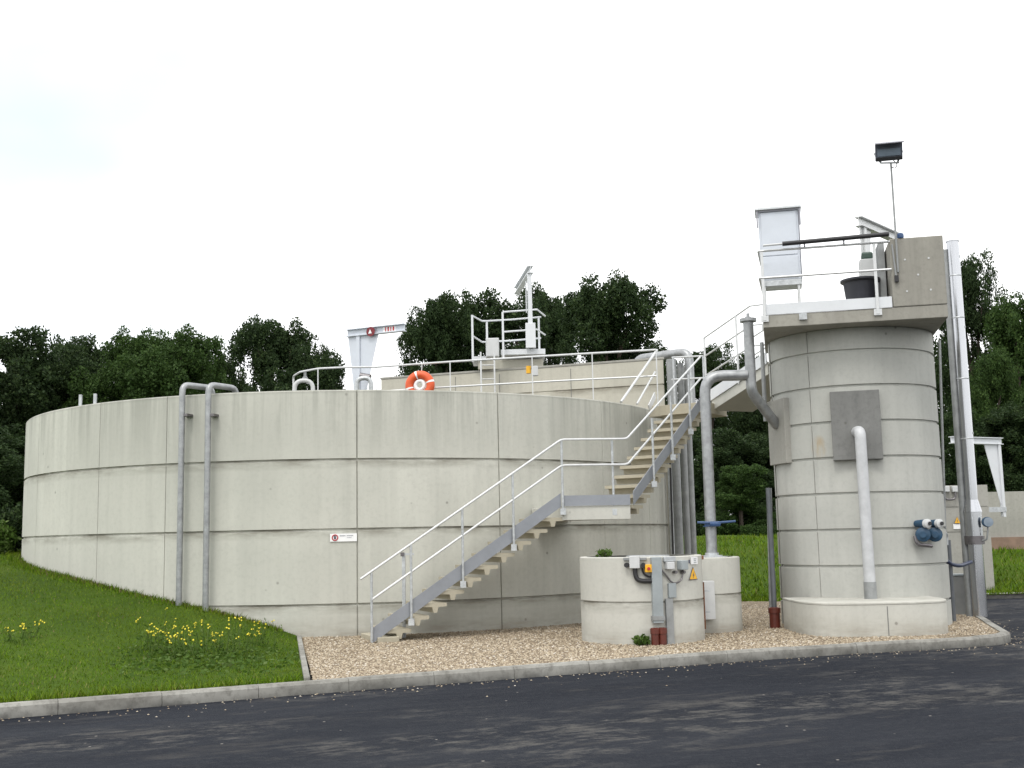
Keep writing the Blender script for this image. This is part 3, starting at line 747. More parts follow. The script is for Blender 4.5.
# small pipes at the tower's stair side
x1 = at(770, 345, 19.0); 
tag(MB().tube([V((4.27, 19.35, 4.85)), V((4.27, 19.35, 3.5))], .035, 8).build('drain_pipe', 'galv_dark', smooth=True), 'thin grey pipe from the platform underside to the tower side plate', 'pipe')
def duct(px, ybot, Y, ytop, r, label, stubs):
    b = atz(px, ybot, GZ) if Y is None else at(px, ybot, Y); b.z = GZ
    t = at(px, ytop, b.y); o = thing('cable_duct', label, 'duct', b)
    MB().tube([V((b.x, b.y, GZ+.28)), V((b.x, b.y, t.z))], r, 12).build('pipe', 'dark_steel', o, smooth=True)
    for dx, dy in stubs: MB().lathe(V((b.x+dx, b.y+dy, GZ-.02)), [(.085, 0), (.085, .26), (.10, .26), (.10, .34), (.055, .35)], 14, True).build('stub', 'redduct', o, smooth=True)
    return o
duct(775, 622, 18.75, 488, .042, 'grey cable duct with red stub beside the tower foot', ((0, 0),))
tag(MB().tube([at(769, 488, 18.9), V((at(771, 600, 18.9).x, 18.9, GZ))], .045, 10).build('pipe', 'galv_dark', smooth=True), 'slim dark steel pipe standing against the tower beside the red-footed duct', 'pipe')
# conduit on the flue side of the tower
tag(MB().tube([V((at(939, 332, 19.6).x, 19.6, 4.86)), V((at(950, 600, 19.6).x-.06, 19.6, GZ))], .022, 8).build('conduit', 'galv_dark', smooth=True), 'thin brown conduit running down between tower and steel flue', 'conduit')
# flue
fb = atz(973, 614, GZ); FX, FY = fb.x, 20.3; FX = at(974, 560, FY).x+.03
fl = thing('flue_pipe', 'tall shiny stainless steel flue standing beside the tower', 'flue', (FX, FY, GZ))
zt = at(951, 241, FY).z; zr0 = at(972, 512, FY).z; zr1 = at(972, 500, FY).z; zc = at(974, 540, FY).z
MB().lathe((FX, FY, 0), [(.108, zr1), (.108, zt-.02), (.118, zt-.02), (.118, zt)], 24, True).build('pipe', 'stainless', fl, smooth=True)
MB().lathe((FX, FY, 0), [(.165, zr0), (.109, zr1+.003)], 24, True).build('reducer', 'stainless', fl, smooth=True)
MB().lathe((FX, FY, 0), [(.135, GZ), (.135, zc-.06), (.158, zc-.06), (.158, zr0-.003)], 24, True).build('lower_pipe', 'stainless', fl, smooth=True)
MB().lathe((FX, FY, 0), [(.172, zc-.075), (.172, zc+.07)], 24, True).build('clamp', 'clamp', fl, smooth=True)
for y in (276, 318, 379, 439): 
    z = at(960, y, FY).z; MB().lathe((FX, FY, z), [(.109, -.012), (.114, 0), (.109, .012)], 24, True).build('seam', 'galv', fl, smooth=True)
sp = thing('flue_reflection', 'slim grey strip standing in for the dark reflection down the flue side', 'post', (FX-.26, FY-.05, GZ))
MB().tube([V((FX-.155, FY+.05, GZ)), V((FX-.13, FY+.05, zt-.15))], .055, 12).build('post', 'galv_dark', sp, smooth=True)  # added tube in dark grey, imitates the dark reflection on the flue's side
for z in (zt-.3, 5.2, 3.3):
    MB().beam(V((FX-.15, FY+.05, z)), V((FX+.1, FY-.06, z)), .03, .04).build('bracket', 'galv', sp)
# blue valve drives
def onring(x, y, off=0.0, c=None, r=None):
    d = ray(x, y); a = d.x**2+d.y**2; b = -2*(d.x*c.x+d.y*c.y); k = c.x**2+c.y**2-(r+off)**2
    t = (-b-math.sqrt(max(0, b*b-4*a*k)))/(2*a); p = CAM+d*t; n_ = V((p.x-c.x, p.y-c.y, 0)).normalized(); return p, n_, V((-n_.y, n_.x, 0))
vd = thing('valve_drives', 'pair of blue valve actuators with white handwheel caps on the tower flank', 'valve', onring(927, 535, 0, WC, TRW)[0])
def sh(x, y, off): return onring(x, y, off, WC, TRW)[0]
for i, px in enumerate((923, 935)):
    c = sh(px, 534.5, .14); MB().lathe(c, [(.05, -.14), (.06, -.10), (.115, -.09), (.115, -.05), (.085, -.045), (.085, .0), (.11, .005), (.11, .04), (.05, .06), (.05, .1), (.02, .1)], 16, True, axis=(-.35, -1, 0)).build('body', 'blue', vd, smooth=True)
    c2 = sh(px+3.5, 523.5, .22); MB().lathe(c2, [(.05, -.26), (.068, -.02)], 14, True, axis=(.45, -1, 0)).build('motor', 'blue', vd, smooth=True)
    MB().lathe(c2, [(.07, -.02), (.07, .035), (.04, .05)], 14, True, axis=(.45, -1, 0)).build('cap', 'lgrey', vd, smooth=True)
    MB().lathe(c2+V((.035, -.075, 0)), [(.03, -.02), (.03, .0)], 10, True, axis=(.45, -1, 0)).build('knob', 'black', vd, smooth=True)
mb = MB(); mb.tube([sh(915, 536, .08), sh(917, 544.5, .1), sh(932, 546, .16)], .03, 8, bend=.08); mb.build('manifold', 'clamp', vd, smooth=True)
MB().tube([sh(936, 533, .1), at(944, 532, 18.95), at(946.5, 535, 19.1), at(946.5, 545, 19.1)], .03, 8, bend=.06).build('outlet', 'galv', vd, smooth=True)
q = at(947.5, 540, 19.3)
tag(MB().tube([q, V((q.x, q.y, GZ))], .05, 10).build('standpipe', 'dark_steel', smooth=True), 'dark upright pipe behind the blue actuators on the tower flank', 'pipe')
tag(MB().tube([at(939, 545, 18.7), at(941, 555, 18.8), at(950, 564, 19.0), at(960, 566, 19.4), at(971, 562, 20.1)], .032, 10, bend=.2).build('hose', 'hose', smooth=True), 'dark blue hose sagging from the actuators to the steel flue', 'hose')
k = thing('kiosk', 'small plain grey cabinet on the gravel between tower and flue', 'cabinet', (at(957, 608, 20.9).x, 20.9, GZ))
kb = V((at(957, 608, 20.9).x, 20.9, 0)); 
MB().box((kb.x-.16, 20.75, GZ), (kb.x+.16, 21.05, .80)).build('body', 'kiosk', k, bevel=.01); MB().box((kb.x-.175, 20.735, .803), (kb.x+.175, 21.065, .83)).build('cap', 'mgrey', k)
rr = atz(950, 612, GZ); mb = MB(); mb.lathe(V((rr.x, rr.y, GZ-.02)), [(.07, 0), (.07, .16), (.085, .16), (.085, .22), (.04, .22)], 12, True)
tag(mb.build('duct_stub', 'redduct', smooth=True), 'short red pipe stub in the gravel by the tower foot near the kiosk', 'pipe')
gz_ = thing('pressure_gauge', 'round blue gauge on a thin stem beside the flue reducer', 'gauge', at(986, 523, 20.2))
MB().lathe(at(987, 522, 20.1), [(.085, -.05), (.09, .03), (.06, .04)], 16, True, axis=(-.2, -1, 0)).build('dial', 'blue', gz_, smooth=True)
MB().lathe(at(988, 522, 20.1), [(.08, .05), (.02, .052)], 16, True, axis=(-.2, -1, 0)).build('glass', 'lens', gz_, smooth=True)
MB().tube([at(988, 527, 20.1), at(987, 540, 20.1), at(978, 541, 20.2)], .016, 8, bend=.05).build('stem', 'galv_dark', gz_, smooth=True)

# ------------------------------------------------------------------ things on the tower platform
cb = thing('control_cabinet', 'tall pale blue-grey cabinet on legs at the platform corner', 'cabinet', T(.35, 1.1, ZF))
ca0, ca1, cb0, cb1 = .0, .66, .92, 1.32
zt = at(780, 207, T(.3, .95).y).z; zb_ = at(780, 286, T(.3, .95).y).z
def tbox(a0, a1, b0, b1, z0, z1, name, m, par, bev=.0):
    return MB().prism([T(a0, b0), T(a1, b0), T(a1, b1), T(a0, b1)], z0, z1).build(name, m, par, bevel=bev)
tbox(ca0, ca1, cb0, cb1, zb_+.10, zt-.06, 'body', 'cabinet', cb, .01)
tbox(ca0+.04, ca1-.04, cb0-.014, cb0-.002, zb_+.52, zt-.10, 'door', 'cabinet', cb, .004)
tbox(ca0+.04, ca1-.04, cb0-.014, cb0-.002, zb_+.13, zb_+.50, 'door', 'cabinet', cb, .004)
tbox(ca0-.05, ca1+.05, cb0-.07, cb1+.05, zt-.055, zt-.015, 'roof', 'white', cb, .006)
tbox(ca0-.03, ca0-.005, cb0-.05, cb0-.02, zt-.35, zt-.057, 'roof_flange', 'trim', cb); tbox(ca1+.01, ca1+.035, cb0-.05, cb0-.02, zt-.35, zt-.057, 'roof_flange', 'trim', cb)
tbox(ca0-.02, ca1+.02, cb0-.03, cb0-.016, zt-.085, zt-.057, 'roof_underside_shade', 'trim', cb); tbox(ca1+.002, ca1+.012, cb0-.012, cb1, zb_+.1, zt-.09, 'edge_strip', 'trim', cb)  # strip below the roof: shade of its underside put in as darker grey
tbox(ca0, ca1, cb0-.01, cb1, zb_, zb_+.095, 'plinth', 'galv', cb, .004)
for a in (ca0+.05, ca1-.05):
    for b in (cb0+.03, cb1-.04): MB().beam(T(a, b, ZF), T(a, b, zb_), .04, .04, t2).build('leg', 'rail', cb)
MB().beam(T(ca0+.05, cb0+.03, ZF+.22), T(ca1-.05, cb0+.03, ZF+.22), .03, .03).build('cross_bar', 'galv', cb)
# small hoist on platform
def davit(name, label, base, top, arm_a, arm_b, width, m='white', gus=True, sticker=None, gdir=None):
    """post with tapered gussets and an I-section arm"""
    o = thing(name, label, 'davit', base)
    base, top, arm_a, arm_b = V(base), V(top), V(arm_a), V(arm_b)
    d = (arm_b-arm_a).normalized(); s = d.cross(Z0).normalized(); u = s.cross(d)
    MB().beam(base, V((base.x, base.y, arm_a.z-.05)), .09, .09, d).build('post', m, o, bevel=.006)
    mb = MB(); h = .15; w = .13
    for q in (-1, 1): mb.obox((arm_a+arm_b)/2+u*q*h/2, d, s, u, ((arm_b-arm_a).length/2, w/2, .009))
    mb.obox((arm_a+arm_b)/2, d, s, u, ((arm_b-arm_a).length/2, .006, h/2-.01)); mb.build('arm', m, o)
    if gus:
        zt_ = arm_a.z-h/2-.012; L = base.z+(zt_-base.z)*.12
        for g0, g1 in gus:
            mb = MB(); c = V((base.x, base.y, 0)); a = c+d*g0; b = c+d*g1; c0 = c+d*math.copysign(.046, g0+g1)
            tri = [V((a.x, a.y, zt_)), V((b.x, b.y, zt_)), V((c0.x, c0.y, L))]
            if abs(g0) > abs(g1): tri = [V((b.x, b.y, zt_)), V((a.x, a.y, zt_)), V((c0.x, c0.y, L))]
            mb.add([p+s*.008 for p in tri]+[p-s*.008 for p in tri], [(0,1,2), (5,4,3), (0,3,4,1), (1,4,5,2), (2,5,3,0)]); mb.build('gusset', m, o)
    return o, d, s, u
aa, ab = at(858.5, 222, 18.75), at(899, 238, 20.0); ab.z = aa.z = (aa.z+ab.z)/2
dd = (ab-aa).normalized(); pbz = aa+dd*.16
davit('platform_davit', 'white hoist arm on a tapered post on the tower platform', V((pbz.x, pbz.y, ZF)), None or aa, aa, ab, .1, 'rail', ((-.14, -.05), (.05, .30)))
tb = thing('plastic_tub', 'black round plastic tub with flared rim on the tower platform', 'tub', T(1.55, .55, ZF))
zr = at(866, 280, T(1.35, .5).y).z
mb = MB(); mb.lathe(T(1.56, .55, 0), [(.01, ZF+.004), (.21, ZF+.004), (.27, zr-.06), (.315, zr-.03), (.315, zr), (.275, zr), (.26, zr-.06), (.19, ZF+.03), (.01, ZF+.03)], 28); mb.build('tub_body', 'tub', tb, smooth=True)
gb = thing('switch_box', 'light grey equipment box standing behind the black tub', 'box', T(1.75, 1.0, ZF))
zg = at(880, 258, T(1.7, .9).y).z
tbox(1.60, 1.94, .93, 1.25, ZF, zg, 'body', 'lgrey', gb, .01)
tbox(1.64, 1.82, .98, 1.2, zg+.002, zg+.13, 'motor', 'green', gb, .03)
tbox(1.86, 1.96, .55, .92, ZF, zg+.15, 'side_panel', 'galv_dark', gb, .004)
pp = thing('padded_pole', 'long black padded pole with white tip lying along the platform handrail', 'pole', T(.9, -.08, RT+.1))
z1_, z2_ = RT+.085, RT+.085
MB().tube([T(.36, -.10, RT+.075), T(1.98, -.10, RT+.105)], .036, 12).build('sleeve', 'black', pp, smooth=True)
MB().tube([T(.06, -.10, RT+.07), T(.36, -.10, RT+.075)], .018, 8).build('tip', 'lgrey', pp, smooth=True)
for a in (.7, 1.3): MB().obox(T(a, -.06, RT+.045), t1, t2, Z0, (.012, .03, .03)).build('clip', 'trim', pp)
# floodlight mast
fm = thing('floodlight_mast', 'dark floodlight on a thin pole at the top of the tower', 'floodlight', T(2.02, -.03, 5.8))
lp = T(2.085, -.04); zl = at(889, 163.5, lp.y).z
MB().tube([V((lp.x, lp.y, 5.6)), V((lp.x, lp.y, zl))], .017, 8).build('pole', 'galv_dark', fm, smooth=True)
MB().beam(V((lp.x-.16, lp.y, zl+.01)), V((lp.x+.13, lp.y, zl+.01)), .03, .02).build('bracket', 'white', fm)
hc = V((lp.x-.03, lp.y, zl+.21)); hx = t1; hf = (-t2*.92+V((0, 0, -.40))).normalized(); hu = hx.cross(hf); hu = hu if hu.z > 0 else -hu
mb = MB(); fr = [hc+hx*a+hu*b+hf*.10 for a, b in ((-.21, -.15), (.21, -.15), (.21, .13), (-.21, .13))]; bk = [hc+hx*a+hu*b-hf*.10 for a, b in ((-.15, -.08), (.15, -.08), (.15, .10), (-.15, .10))]
mb.add(fr+bk, [(0,1,2,3), (7,6,5,4), (0,4,5,1), (1,5,6,2), (2,6,7,3), (3,7,4,0)]); mb.build('casing', 'lamp', fm, bevel=.012)
MB().obox(hc+hf*.106-hu*.015, hx, hf, hu, (.175, .004, .055)).build('lens', 'lens', fm)
MB().obox(hc+hf*.16+hu*.14, hx, hf, hu, (.215, .085, .008)).build('visor', 'trim', fm, bevel=.004)
MB().obox(hc+hf*.115-hu*.115, hx, hf, hu, (.2, .018, .03)).build('gear_box', 'black', fm, bevel=.005)
for q in (-1, 1): MB().beam(hc+hx*.215*q-hu*.02, V((lp.x, lp.y, zl+.01))+hx*(.12*q-.02), .012, .03).build('yoke', 'lgrey', fm)
MB().tube([hc+hx*.05-hu*.13, V((lp.x+.1, lp.y-.01, zl-.02)), V((lp.x+.06, lp.y-.01, zl-.09)), V((lp.x, lp.y-.015, zl-.06))], .007, 6, bend=.04).build('cable', 'black', fm, smooth=True)
cd = thing('conduit_box', 'short grey conduit with small black box on the concrete block by the mast foot', 'conduit', T(2.04, -.05, 5.5))
MB().tube([T(2.02, -.045, 6.05), T(2.05, -.045, 5.55)], .014, 8).build('conduit', 'galv_dark', cd, smooth=True); MB().obox(T(2.055, -.05, 5.5), t1, t2, Z0, (.03, .025, .05)).build('box', 'black', cd)
tag(MB().lathe(T(2.16, .02, 6.152), [(.05, 0), (.055, .03), (.05, .07), (.02, .09)], 12, True).build('blue_cap', 'blue2', smooth=True), 'small blue cap on top of the concrete block beside the mast', 'cap')

# ------------------------------------------------------------------ ring chambers by the kerb
def ring_chamber(name, label, c, r, z1, jz):
    o = thing(name, label, 'chamber', (c.x, c.y, GZ))
    mb = MB(); mb.lathe((c.x, c.y, 0), [(r, -.05), (r, jz-.014), (r-.018, jz-.008), (r-.018, jz+.008), (r, jz+.014), (r, z1-.012), (r-.012, z1), (r-.1, z1)], 64); mb.build('ring_wall', 'conc_ring', o, smooth=True)
    MB().lathe((c.x, c.y, 0), [(.005, z1-.03), (r-.1, z1-.03)], 48).build('lid', 'conc_old', o, smooth=True)
    MB().lathe((c.x+.1, c.y-.1, z1-.03), [(.005, .035), (.32, .035), (.32, .0)], 32).build('manhole_cover', 'galv', o, smooth=True); return o
ring_chamber('ring_chamber', 'wide round concrete ring chamber by the kerb with cable boxes and warning signs on it', FC, FRAD, 1.335, .70)
ring_chamber('ring_chamber', 'narrower round concrete chamber behind, with the blue-valved pipe on top', RC, RRAD, 1.27, .70)
def onring(x, y, off=0.0, c=FC, r=FRAD):
    d = ray(x, y); a = d.x**2+d.y**2; b = -2*(d.x*c.x+d.y*c.y); k = c.x**2+c.y**2-(r+off)**2
    t = (-b-math.sqrt(max(0, b*b-4*a*k)))/(2*a); p = CAM+d*t; n_ = V((p.x-c.x, p.y-c.y, 0)).normalized(); return p, n_, V((-n_.y, n_.x, 0))
def ringbox(x0, x1, y0, y1, dep, name, m, par=None, bev=.006, gap=.0):
    p, n_, tg = onring((x0+x1)/2, (y0+y1)/2); s = p.y/FPX
    return MB().obox(p+n_*(dep/2+gap-.004), tg, n_, Z0, (abs(x1-x0)*s/2, dep/2, abs(y1-y0)*s/2)).build(name, m, par, bevel=bev)
o = thing('junction_box', 'light grey junction box with black cable glands on the ring chamber', 'box', onring(634, 563)[0])
ringbox(630, 640, 556, 568, .10, 'body', 'lgrey', o); ringbox(623.5, 646.5, 557.5, 560.5, .03, 'strut', 'galv_dark', o)
for x in (627.5, 643):
    p, n_, tg = onring(x, 565); MB().lathe(p+n_*.05, [(.03, -.05), (.035, .03)], 10, True, axis=n_).build('gland', 'black', o, smooth=True)
pth = [onring(x, y, .04)[0] for x, y in ((635, 568.5), (635.2, 574), (637, 579.5), (642, 581), (652, 581))]
tag(MB().tube(pth, .034, 10, bend=.08).build('cable', 'black', smooth=True), 'thick black cable bending from the junction box into the duct', 'cable')
pth = [onring(x, y, .03)[0] for x, y in ((642, 568), (643.5, 574), (649, 577), (653, 576))]
tag(MB().tube(pth, .014, 8, bend=.05).build('cable', 'black', smooth=True), 'thin black cable looping under the yellow switch', 'cable')
o = thing('isolator_switch', 'yellow switch box beside the grey duct on the ring chamber', 'switch', onring(648, 569)[0])
ringbox(644.5, 651.5, 564.5, 572, .09, 'body', 'yellow', o); p, n_, tg = onring(648, 568.5); MB().lathe(p+n_*.085, [(.022, 0), (.022, .03)], 10, True, axis=n_).build('knob', 'red', o, smooth=True)
o = thing('cable_duct', 'wide grey cable duct up the ring chamber with two red pipe stubs at its foot', 'duct', onring(657, 640)[0])
p, n_, tg = onring(656.5, 600); zt = at(656, 557, p.y).z
MB().obox(V((p.x, p.y, (GZ+.3+zt)/2))+n_*.05, tg, n_, Z0, (.072, .045, (zt-GZ-.3)/2)).build('channel', 'mgrey', o, bevel=.006)
MB().obox(V((p.x, p.y, .49))+n_*.055, tg, n_, Z0, (.09, .05, .03)).build('clamp', 'galv_dark', o)
for q, k_ in ((-.062, .24), (.046, .20)):
    MB().lathe(V((p.x, p.y, GZ-.02))+n_*(.07+k_*.1)+tg*q, [(.055, 0), (.055, .18), (.066, .18), (.066, .25), (.04, .26)], 14, True).build('stub', 'redduct', o, smooth=True)
o = thing('cable_duct', 'narrower grey duct with stepped upper cover on the ring chamber', 'duct', onring(669, 640)[0])
p, n_, tg = onring(668.5, 610)
MB().obox(V((p.x, p.y, .42))+n_*.025, tg, n_, Z0, (.055, .022, .33)).build('lower_channel', 'galv_dark', o, bevel=.004)
p2, n2_, tg2 = onring(671, 590); MB().obox(V((p2.x, p2.y, .86))+n2_*.028, tg2, n2_, Z0, (.06, .022, .10)).build('upper_channel', 'mgrey', o, bevel=.004)
o = thing('junction_box', 'small light box beside the grey duct, first of the pair on the ring chamber', 'box', onring(668, 566)[0])
ringbox(664, 672, 562, 569, .10, 'body', 'lgrey', o); ringbox(662, 675, 556.5, 561.5, .05, 'bracket', 'galv', o)
o = thing('junction_box', 'grey box with round glands nearest the warning triangle', 'box', onring(680, 565)[0])
ringbox(676, 684.5, 560.5, 569.5, .11, 'body', 'mgrey', o)
for x in (673.5, 681): p, n_, tg = onring(x, 572); MB().lathe(p+n_*.05, [(.022, -.04), (.022, .03)], 10, True, axis=n_).build('gland', 'clamp', o, smooth=True)
pth = [onring(x, y, .03)[0] for x, y in ((661, 569), (667, 576), (671, 582), (676, 583.5), (682, 580), (683, 570))]
tag(MB().tube(pth, .012, 8, bend=.06).build('cable', 'clamp', smooth=True), 'thin dark cable hanging in a loop below the two small boxes', 'cable')
def ringsign(x, y, w, h, name, m, gap=.004):
    p, n_, tg = onring(x, y); s = p.y/FPX; return p, n_, tg, s
o = thing('notice_sign', 'small white notice sign above the yellow triangle on the ring chamber', 'sign', onring(693, 560)[0])
p, n_, tg, s = ringsign(693.5, 560.5, 9, 7, '', ''); MB().obox(p+n_*.012, tg, n_, Z0, (6.3*s, .004, 3.6*s)).build('plate', 'signwhite', o)
for k_, (u0, u1) in enumerate(((-1.5, 3.5), (-1.5, 2.6), (-1.5, 3.2))): MB().obox(p+n_*.018+tg*((u0+u1)/2*s)+Z0*((1.6-1.7*k_)*s), tg, n_, Z0, ((u1-u0)/2*s, .0015, .35*s)).build('text_line', 'mgrey', o)
p3, n3, tg3, _ = ringsign(688.5, 561.5, 1, 1, '', ''); MB().obox(p3+n3*.014, tg3, n3, Z0, (.7*s, .003, 1.8*s)).build('edge_mark', 'ink', o)
def triangle(o, p, n_, tg, s, half, hgt):
    def tri(k_, off): 
        c = p-Z0*hgt*.17*s
        A = [tg*(-half*k_*s)-Z0*(hgt/2*k_*s*.8), tg*(half*k_*s)-Z0*(hgt/2*k_*s*.8), Z0*(hgt*.62*k_*s)]
        return [c+a+n_*off for a in A]
    for k_, off, m, nm in ((1, .012, 'ink', 'border'), (.86, .0145, 'yellow', 'face')):
        a = tri(k_, off); b = tri(k_, off-.003); MB().add(a+b, [(0,1,2), (5,4,3), (0,3,4,1), (1,4,5,2), (2,5,3,0)]).build(nm, m, o)
    z = [(.1, .45), (-.28, -.12), (-.02, -.08), (-.12, -.62), (.3, .05), (.04, .02)]
    c = p-Z0*hgt*.17*s; A = [c+tg*(u*half*.62*s)+Z0*(v*hgt*.5*s)+n_*.0175 for u, v in z]; MB().add(A, [(0, 1, 2, 5), (2, 3, 4, 5)]).build('lightning_mark', 'ink', o)
o = thing('warning_sign', 'yellow triangular lightning warning sign on the ring chamber', 'sign', onring(692.5, 572)[0])
p, n_, tg, s = ringsign(692.5, 572.5, 1, 1, '', ''); triangle(o, p, n_, tg, s, 7.6, 12.5)
# light upright cabinet hung beside the two chambers
o = thing('wall_box', 'pale upright box with steel brackets on the side of the narrower chamber', 'box', at(708, 600, 18.0))
c = at(708.5, 600, 17.9); MB().obox(c, (1, 0, 0), (0, 1, 0), Z0, (.09, .07, .29)).build('body', 'lgrey', o, bevel=.008)
c = at(704, 600, 17.3); MB().tube([c+V((0, 0, .26)), c-V((0, 0, .42))], .013, 8).build('rod', 'rust', o, smooth=True)
for y in (591, 612): q = at(705, y, 17.45); MB().obox(q, (1, 0, 0), (0, 1, 0), Z0, (.07, .05, .012)).build('bracket', 'galv', o)
q = at(701.5, 557.5, 17.8); tag(MB().obox(q, (1, 0, 0), (0, 1, 0), Z0, (.03, .03, .03)).build('bolt', 'rust', bevel=.008), 'rusty bolt head at the rim of the wide ring chamber', 'bolt')

# ------------------------------------------------------------------ pipes on the round tank
for i, (px, lab) in enumerate(((186.5, 'steel gooseneck pipe on the tank wall, the one farther from the stair'), (212, 'steel gooseneck pipe on the tank wall, the one nearer the stair'))):
    th = px_theta(px, 470); out = V((math.sin(th), -math.cos(th), 0)); c = tp(th, TR+.16, 0); zt = at(px, 384.5, c.y).z; zb_ = bankz(c.x, c.y)-.05
    o = thing('gooseneck_pipe', lab, 'pipe', (c.x, c.y, zb_), 'gooseneck pipes on the tank wall')
    tgx = V((math.cos(th), math.sin(th), 0)); e_ = c-out*.60+tgx*.20
    MB().tube([V((c.x, c.y, zb_)), V((c.x, c.y, zt)), V((e_.x, e_.y, zt)), V((e_.x, e_.y, 3.9))], .05, 14, bend=.13).build('pipe', 'galv_pipe', o, smooth=True)
    for y in (415,):
        z = at(px, y, c.y).z; MB().obox(V((c.x, c.y, z))-out*.07+tgx*.05, tgx, out, Z0, (.06, .09, .02)).build('bracket', 'clamp', o)
for i, (px, y) in enumerate(((71.5, 395), (86.5, 394))):
    th = px_theta(px, 440); c = tp(th, TR-.15, 0); z = at(px, y, c.y).z
    tag(MB().beam(V((c.x, c.y, TTOP-.01)), V((c.x, c.y, z)), .05, .05).build('rim_post', 'galv', bevel=.005), ('short steel post stub on the tank rim, farther from the goosenecks', 'short steel post stub on the tank rim, nearer the goosenecks')[i], 'post')
# notice on the tank
th = px_theta(343.5, 537); out = V((math.sin(th), -math.cos(th), 0)); tgx = V((math.cos(th), math.sin(th), 0)); c = tp(th, TR+.008, 0); c.z = at(343.5, 537.5, c.y).z; s = c.y/FPX
o = thing('prohibition_sign', 'small white sign with red ring and stop hand on the tank wall', 'sign', c)
MB().obox(c+out*.004, tgx, out, Z0, (13.2*s, .005, 3.9*s)).build('plate', 'signwhite', o)
ci = c+out*.011-tgx*8.3*s; MB().torus(ci, out, 2.7*s, .55*s, 24, 6).build('red_ring', 'red', o, smooth=True)
mb = MB(); mb.obox(ci+out*.002-Z0*.5*s, tgx, out, Z0, (.95*s, .002, 1.0*s))
for k_ in range(4): mb.obox(ci+out*.002+Z0*(1.1*s)+tgx*((-.75+.5*k_)*s), tgx, out, Z0, (.18*s, .002, .75*s))
mb.build('hand_mark', 'ink', o)
mb = MB()
x_ = -3.6
for w in (.7,.6,.6,.55,.6,.5,.7, 0, .6,.6,.6,.65,.6,.6,.55,.6):
    if w == 0: x_ += 1.0; continue
    mb.obox(c+out*.0105+tgx*(x_+w/2)*s+Z0*1.7*s, tgx, out, Z0, (w*.38*s, .001, random.uniform(.38, .55)*s)); x_ += w+.22
x_ = 3.4
for w in (.5,.6,.4,.6,.5,.6): mb.obox(c+out*.0105+tgx*(x_+w/2)*s-Z0*.2*s, tgx, out, Z0, (w*.38*s, .001, .3*s)); x_ += w+.25
mb.build('lettering', 'ink', o)
# post by the stair foot
a = at(403, 553, 18.2); o = thing('sample_post', 'grey steel post with top bracket standing behind the foot of the stair', 'post', V((at(405, 632, 18.3).x, 18.3, GZ)))
xb = at(404, 600, 18.3).x; zt = at(402, 553, 18.3).z
MB().beam(V((xb, 18.3, GZ)), V((xb, 18.3, zt)), .07, .05).build('post', 'galv', o); MB().beam(V((xb-.03, 18.3, zt-.02)), V((xb+.16, 18.3, zt-.02)), .05, .03).build('bracket', 'galv', o); MB().obox(V((xb-.015, 18.27, zt-.02)), (1, 0, 0), (0, 1, 0), Z0, (.03, .02, .03)).build('cap', 'clamp', o)

# pipe bundle past the tank edge
labs = ('thin galvanised pipe, nearest the tank edge, in the bundle behind the stair', 'thick grey pipe in the bundle behind the stair, second from the tank edge', 'grey pipe in the bundle behind the stair, third from the tank edge', 'outermost pipe of the bundle behind the stair')
for i, (px, r, Y, m) in enumerate(((673.5, .045, 23.5, 'galv'), (679.5, .105, 23.9, 'galv_dark'), (688.5, .07, 24.3, 'galv_dark'), (695, .075, 24.6, 'galv_dark'))):
    x = at(px+(-4 if i < 3 else -5), 470, Y).x; zt = (3.95, 5.28, 5.25, 5.22)[i]
    tag(MB().tube([V((x, Y, GZ)), V((x, Y, zt))], r, 12).build('vertical_pipe', m, smooth=True), labs[i], 'pipe', 'pipe bundle behind the stair')
tag(MB().tube([V((at(669.5, 470, 23.3).x, 23.3, GZ)), V((at(668, 400, 23.3).x, 23.3, 3.8))], .022, 8).build('cable', 'black', smooth=True), 'black cable running down the tank edge beside the pipe bundle', 'cable')
a, b = at(637, 360, 24.9), at(689, 355, 24.0)
o = thing('overflow_pipe', 'thick grey pipe crossing over the basin wall and turning down', 'pipe', b)
zc_ = at(660, 354.5, 24.3).z
MB().tube([V((a.x, a.y, zc_-.35)), V((a.x, a.y, zc_)), V((b.x, b.y, zc_)), V((b.x, b.y, 4.0))], .095, 14, bend=.22).build('pipe', 'galv_pipe', o, smooth=True)

# ------------------------------------------------------------------ walkway railing, life ring, davit and lookout platform on the tank
wr = thing('walkway_railing', 'low galvanised railing curving along the walkway above the tank rim', 'railing', (-.3, 22.9, 4.09))
RZ, MZ = 5.19, 4.68
def rp(x, y, z):                       # point of the railing line at that image height and level
    d = ray(x, y); return CAM+d*((z-CAMH)/d.z)
top = [rp(293.5, 376, RZ), rp(300, 372, RZ), rp(318, 368.6, RZ), rp(345, 367.3, RZ), rp(376, 367, RZ), rp(450, 361.8, RZ), rp(532, 356.8, RZ), rp(592, 353.3, RZ), rp(656, 349.8, RZ)]
MB().tube([V((top[0].x, top[0].y, 4.09))]+top, .021, 8, bend=.08).build('top_rail', 'rail', wr, smooth=True)
MB().tube([V((p.x, p.y, MZ)) for p in top], .017, 8).build('mid_rail', 'rail', wr, smooth=True)
MB().beam(V((top[1].x, top[1].y, 4.13)), V((top[2].x, top[2].y, 4.13)), .012, .1).build('toe_board', 'rail', wr)
for i in (2, 4, 5, 6, 7, 8): p = top[i]; MB().beam(V((p.x, p.y, 4.09)), V((p.x, p.y, RZ)), .05 if i == 5 else .035, .02).build('post', 'rail', wr)
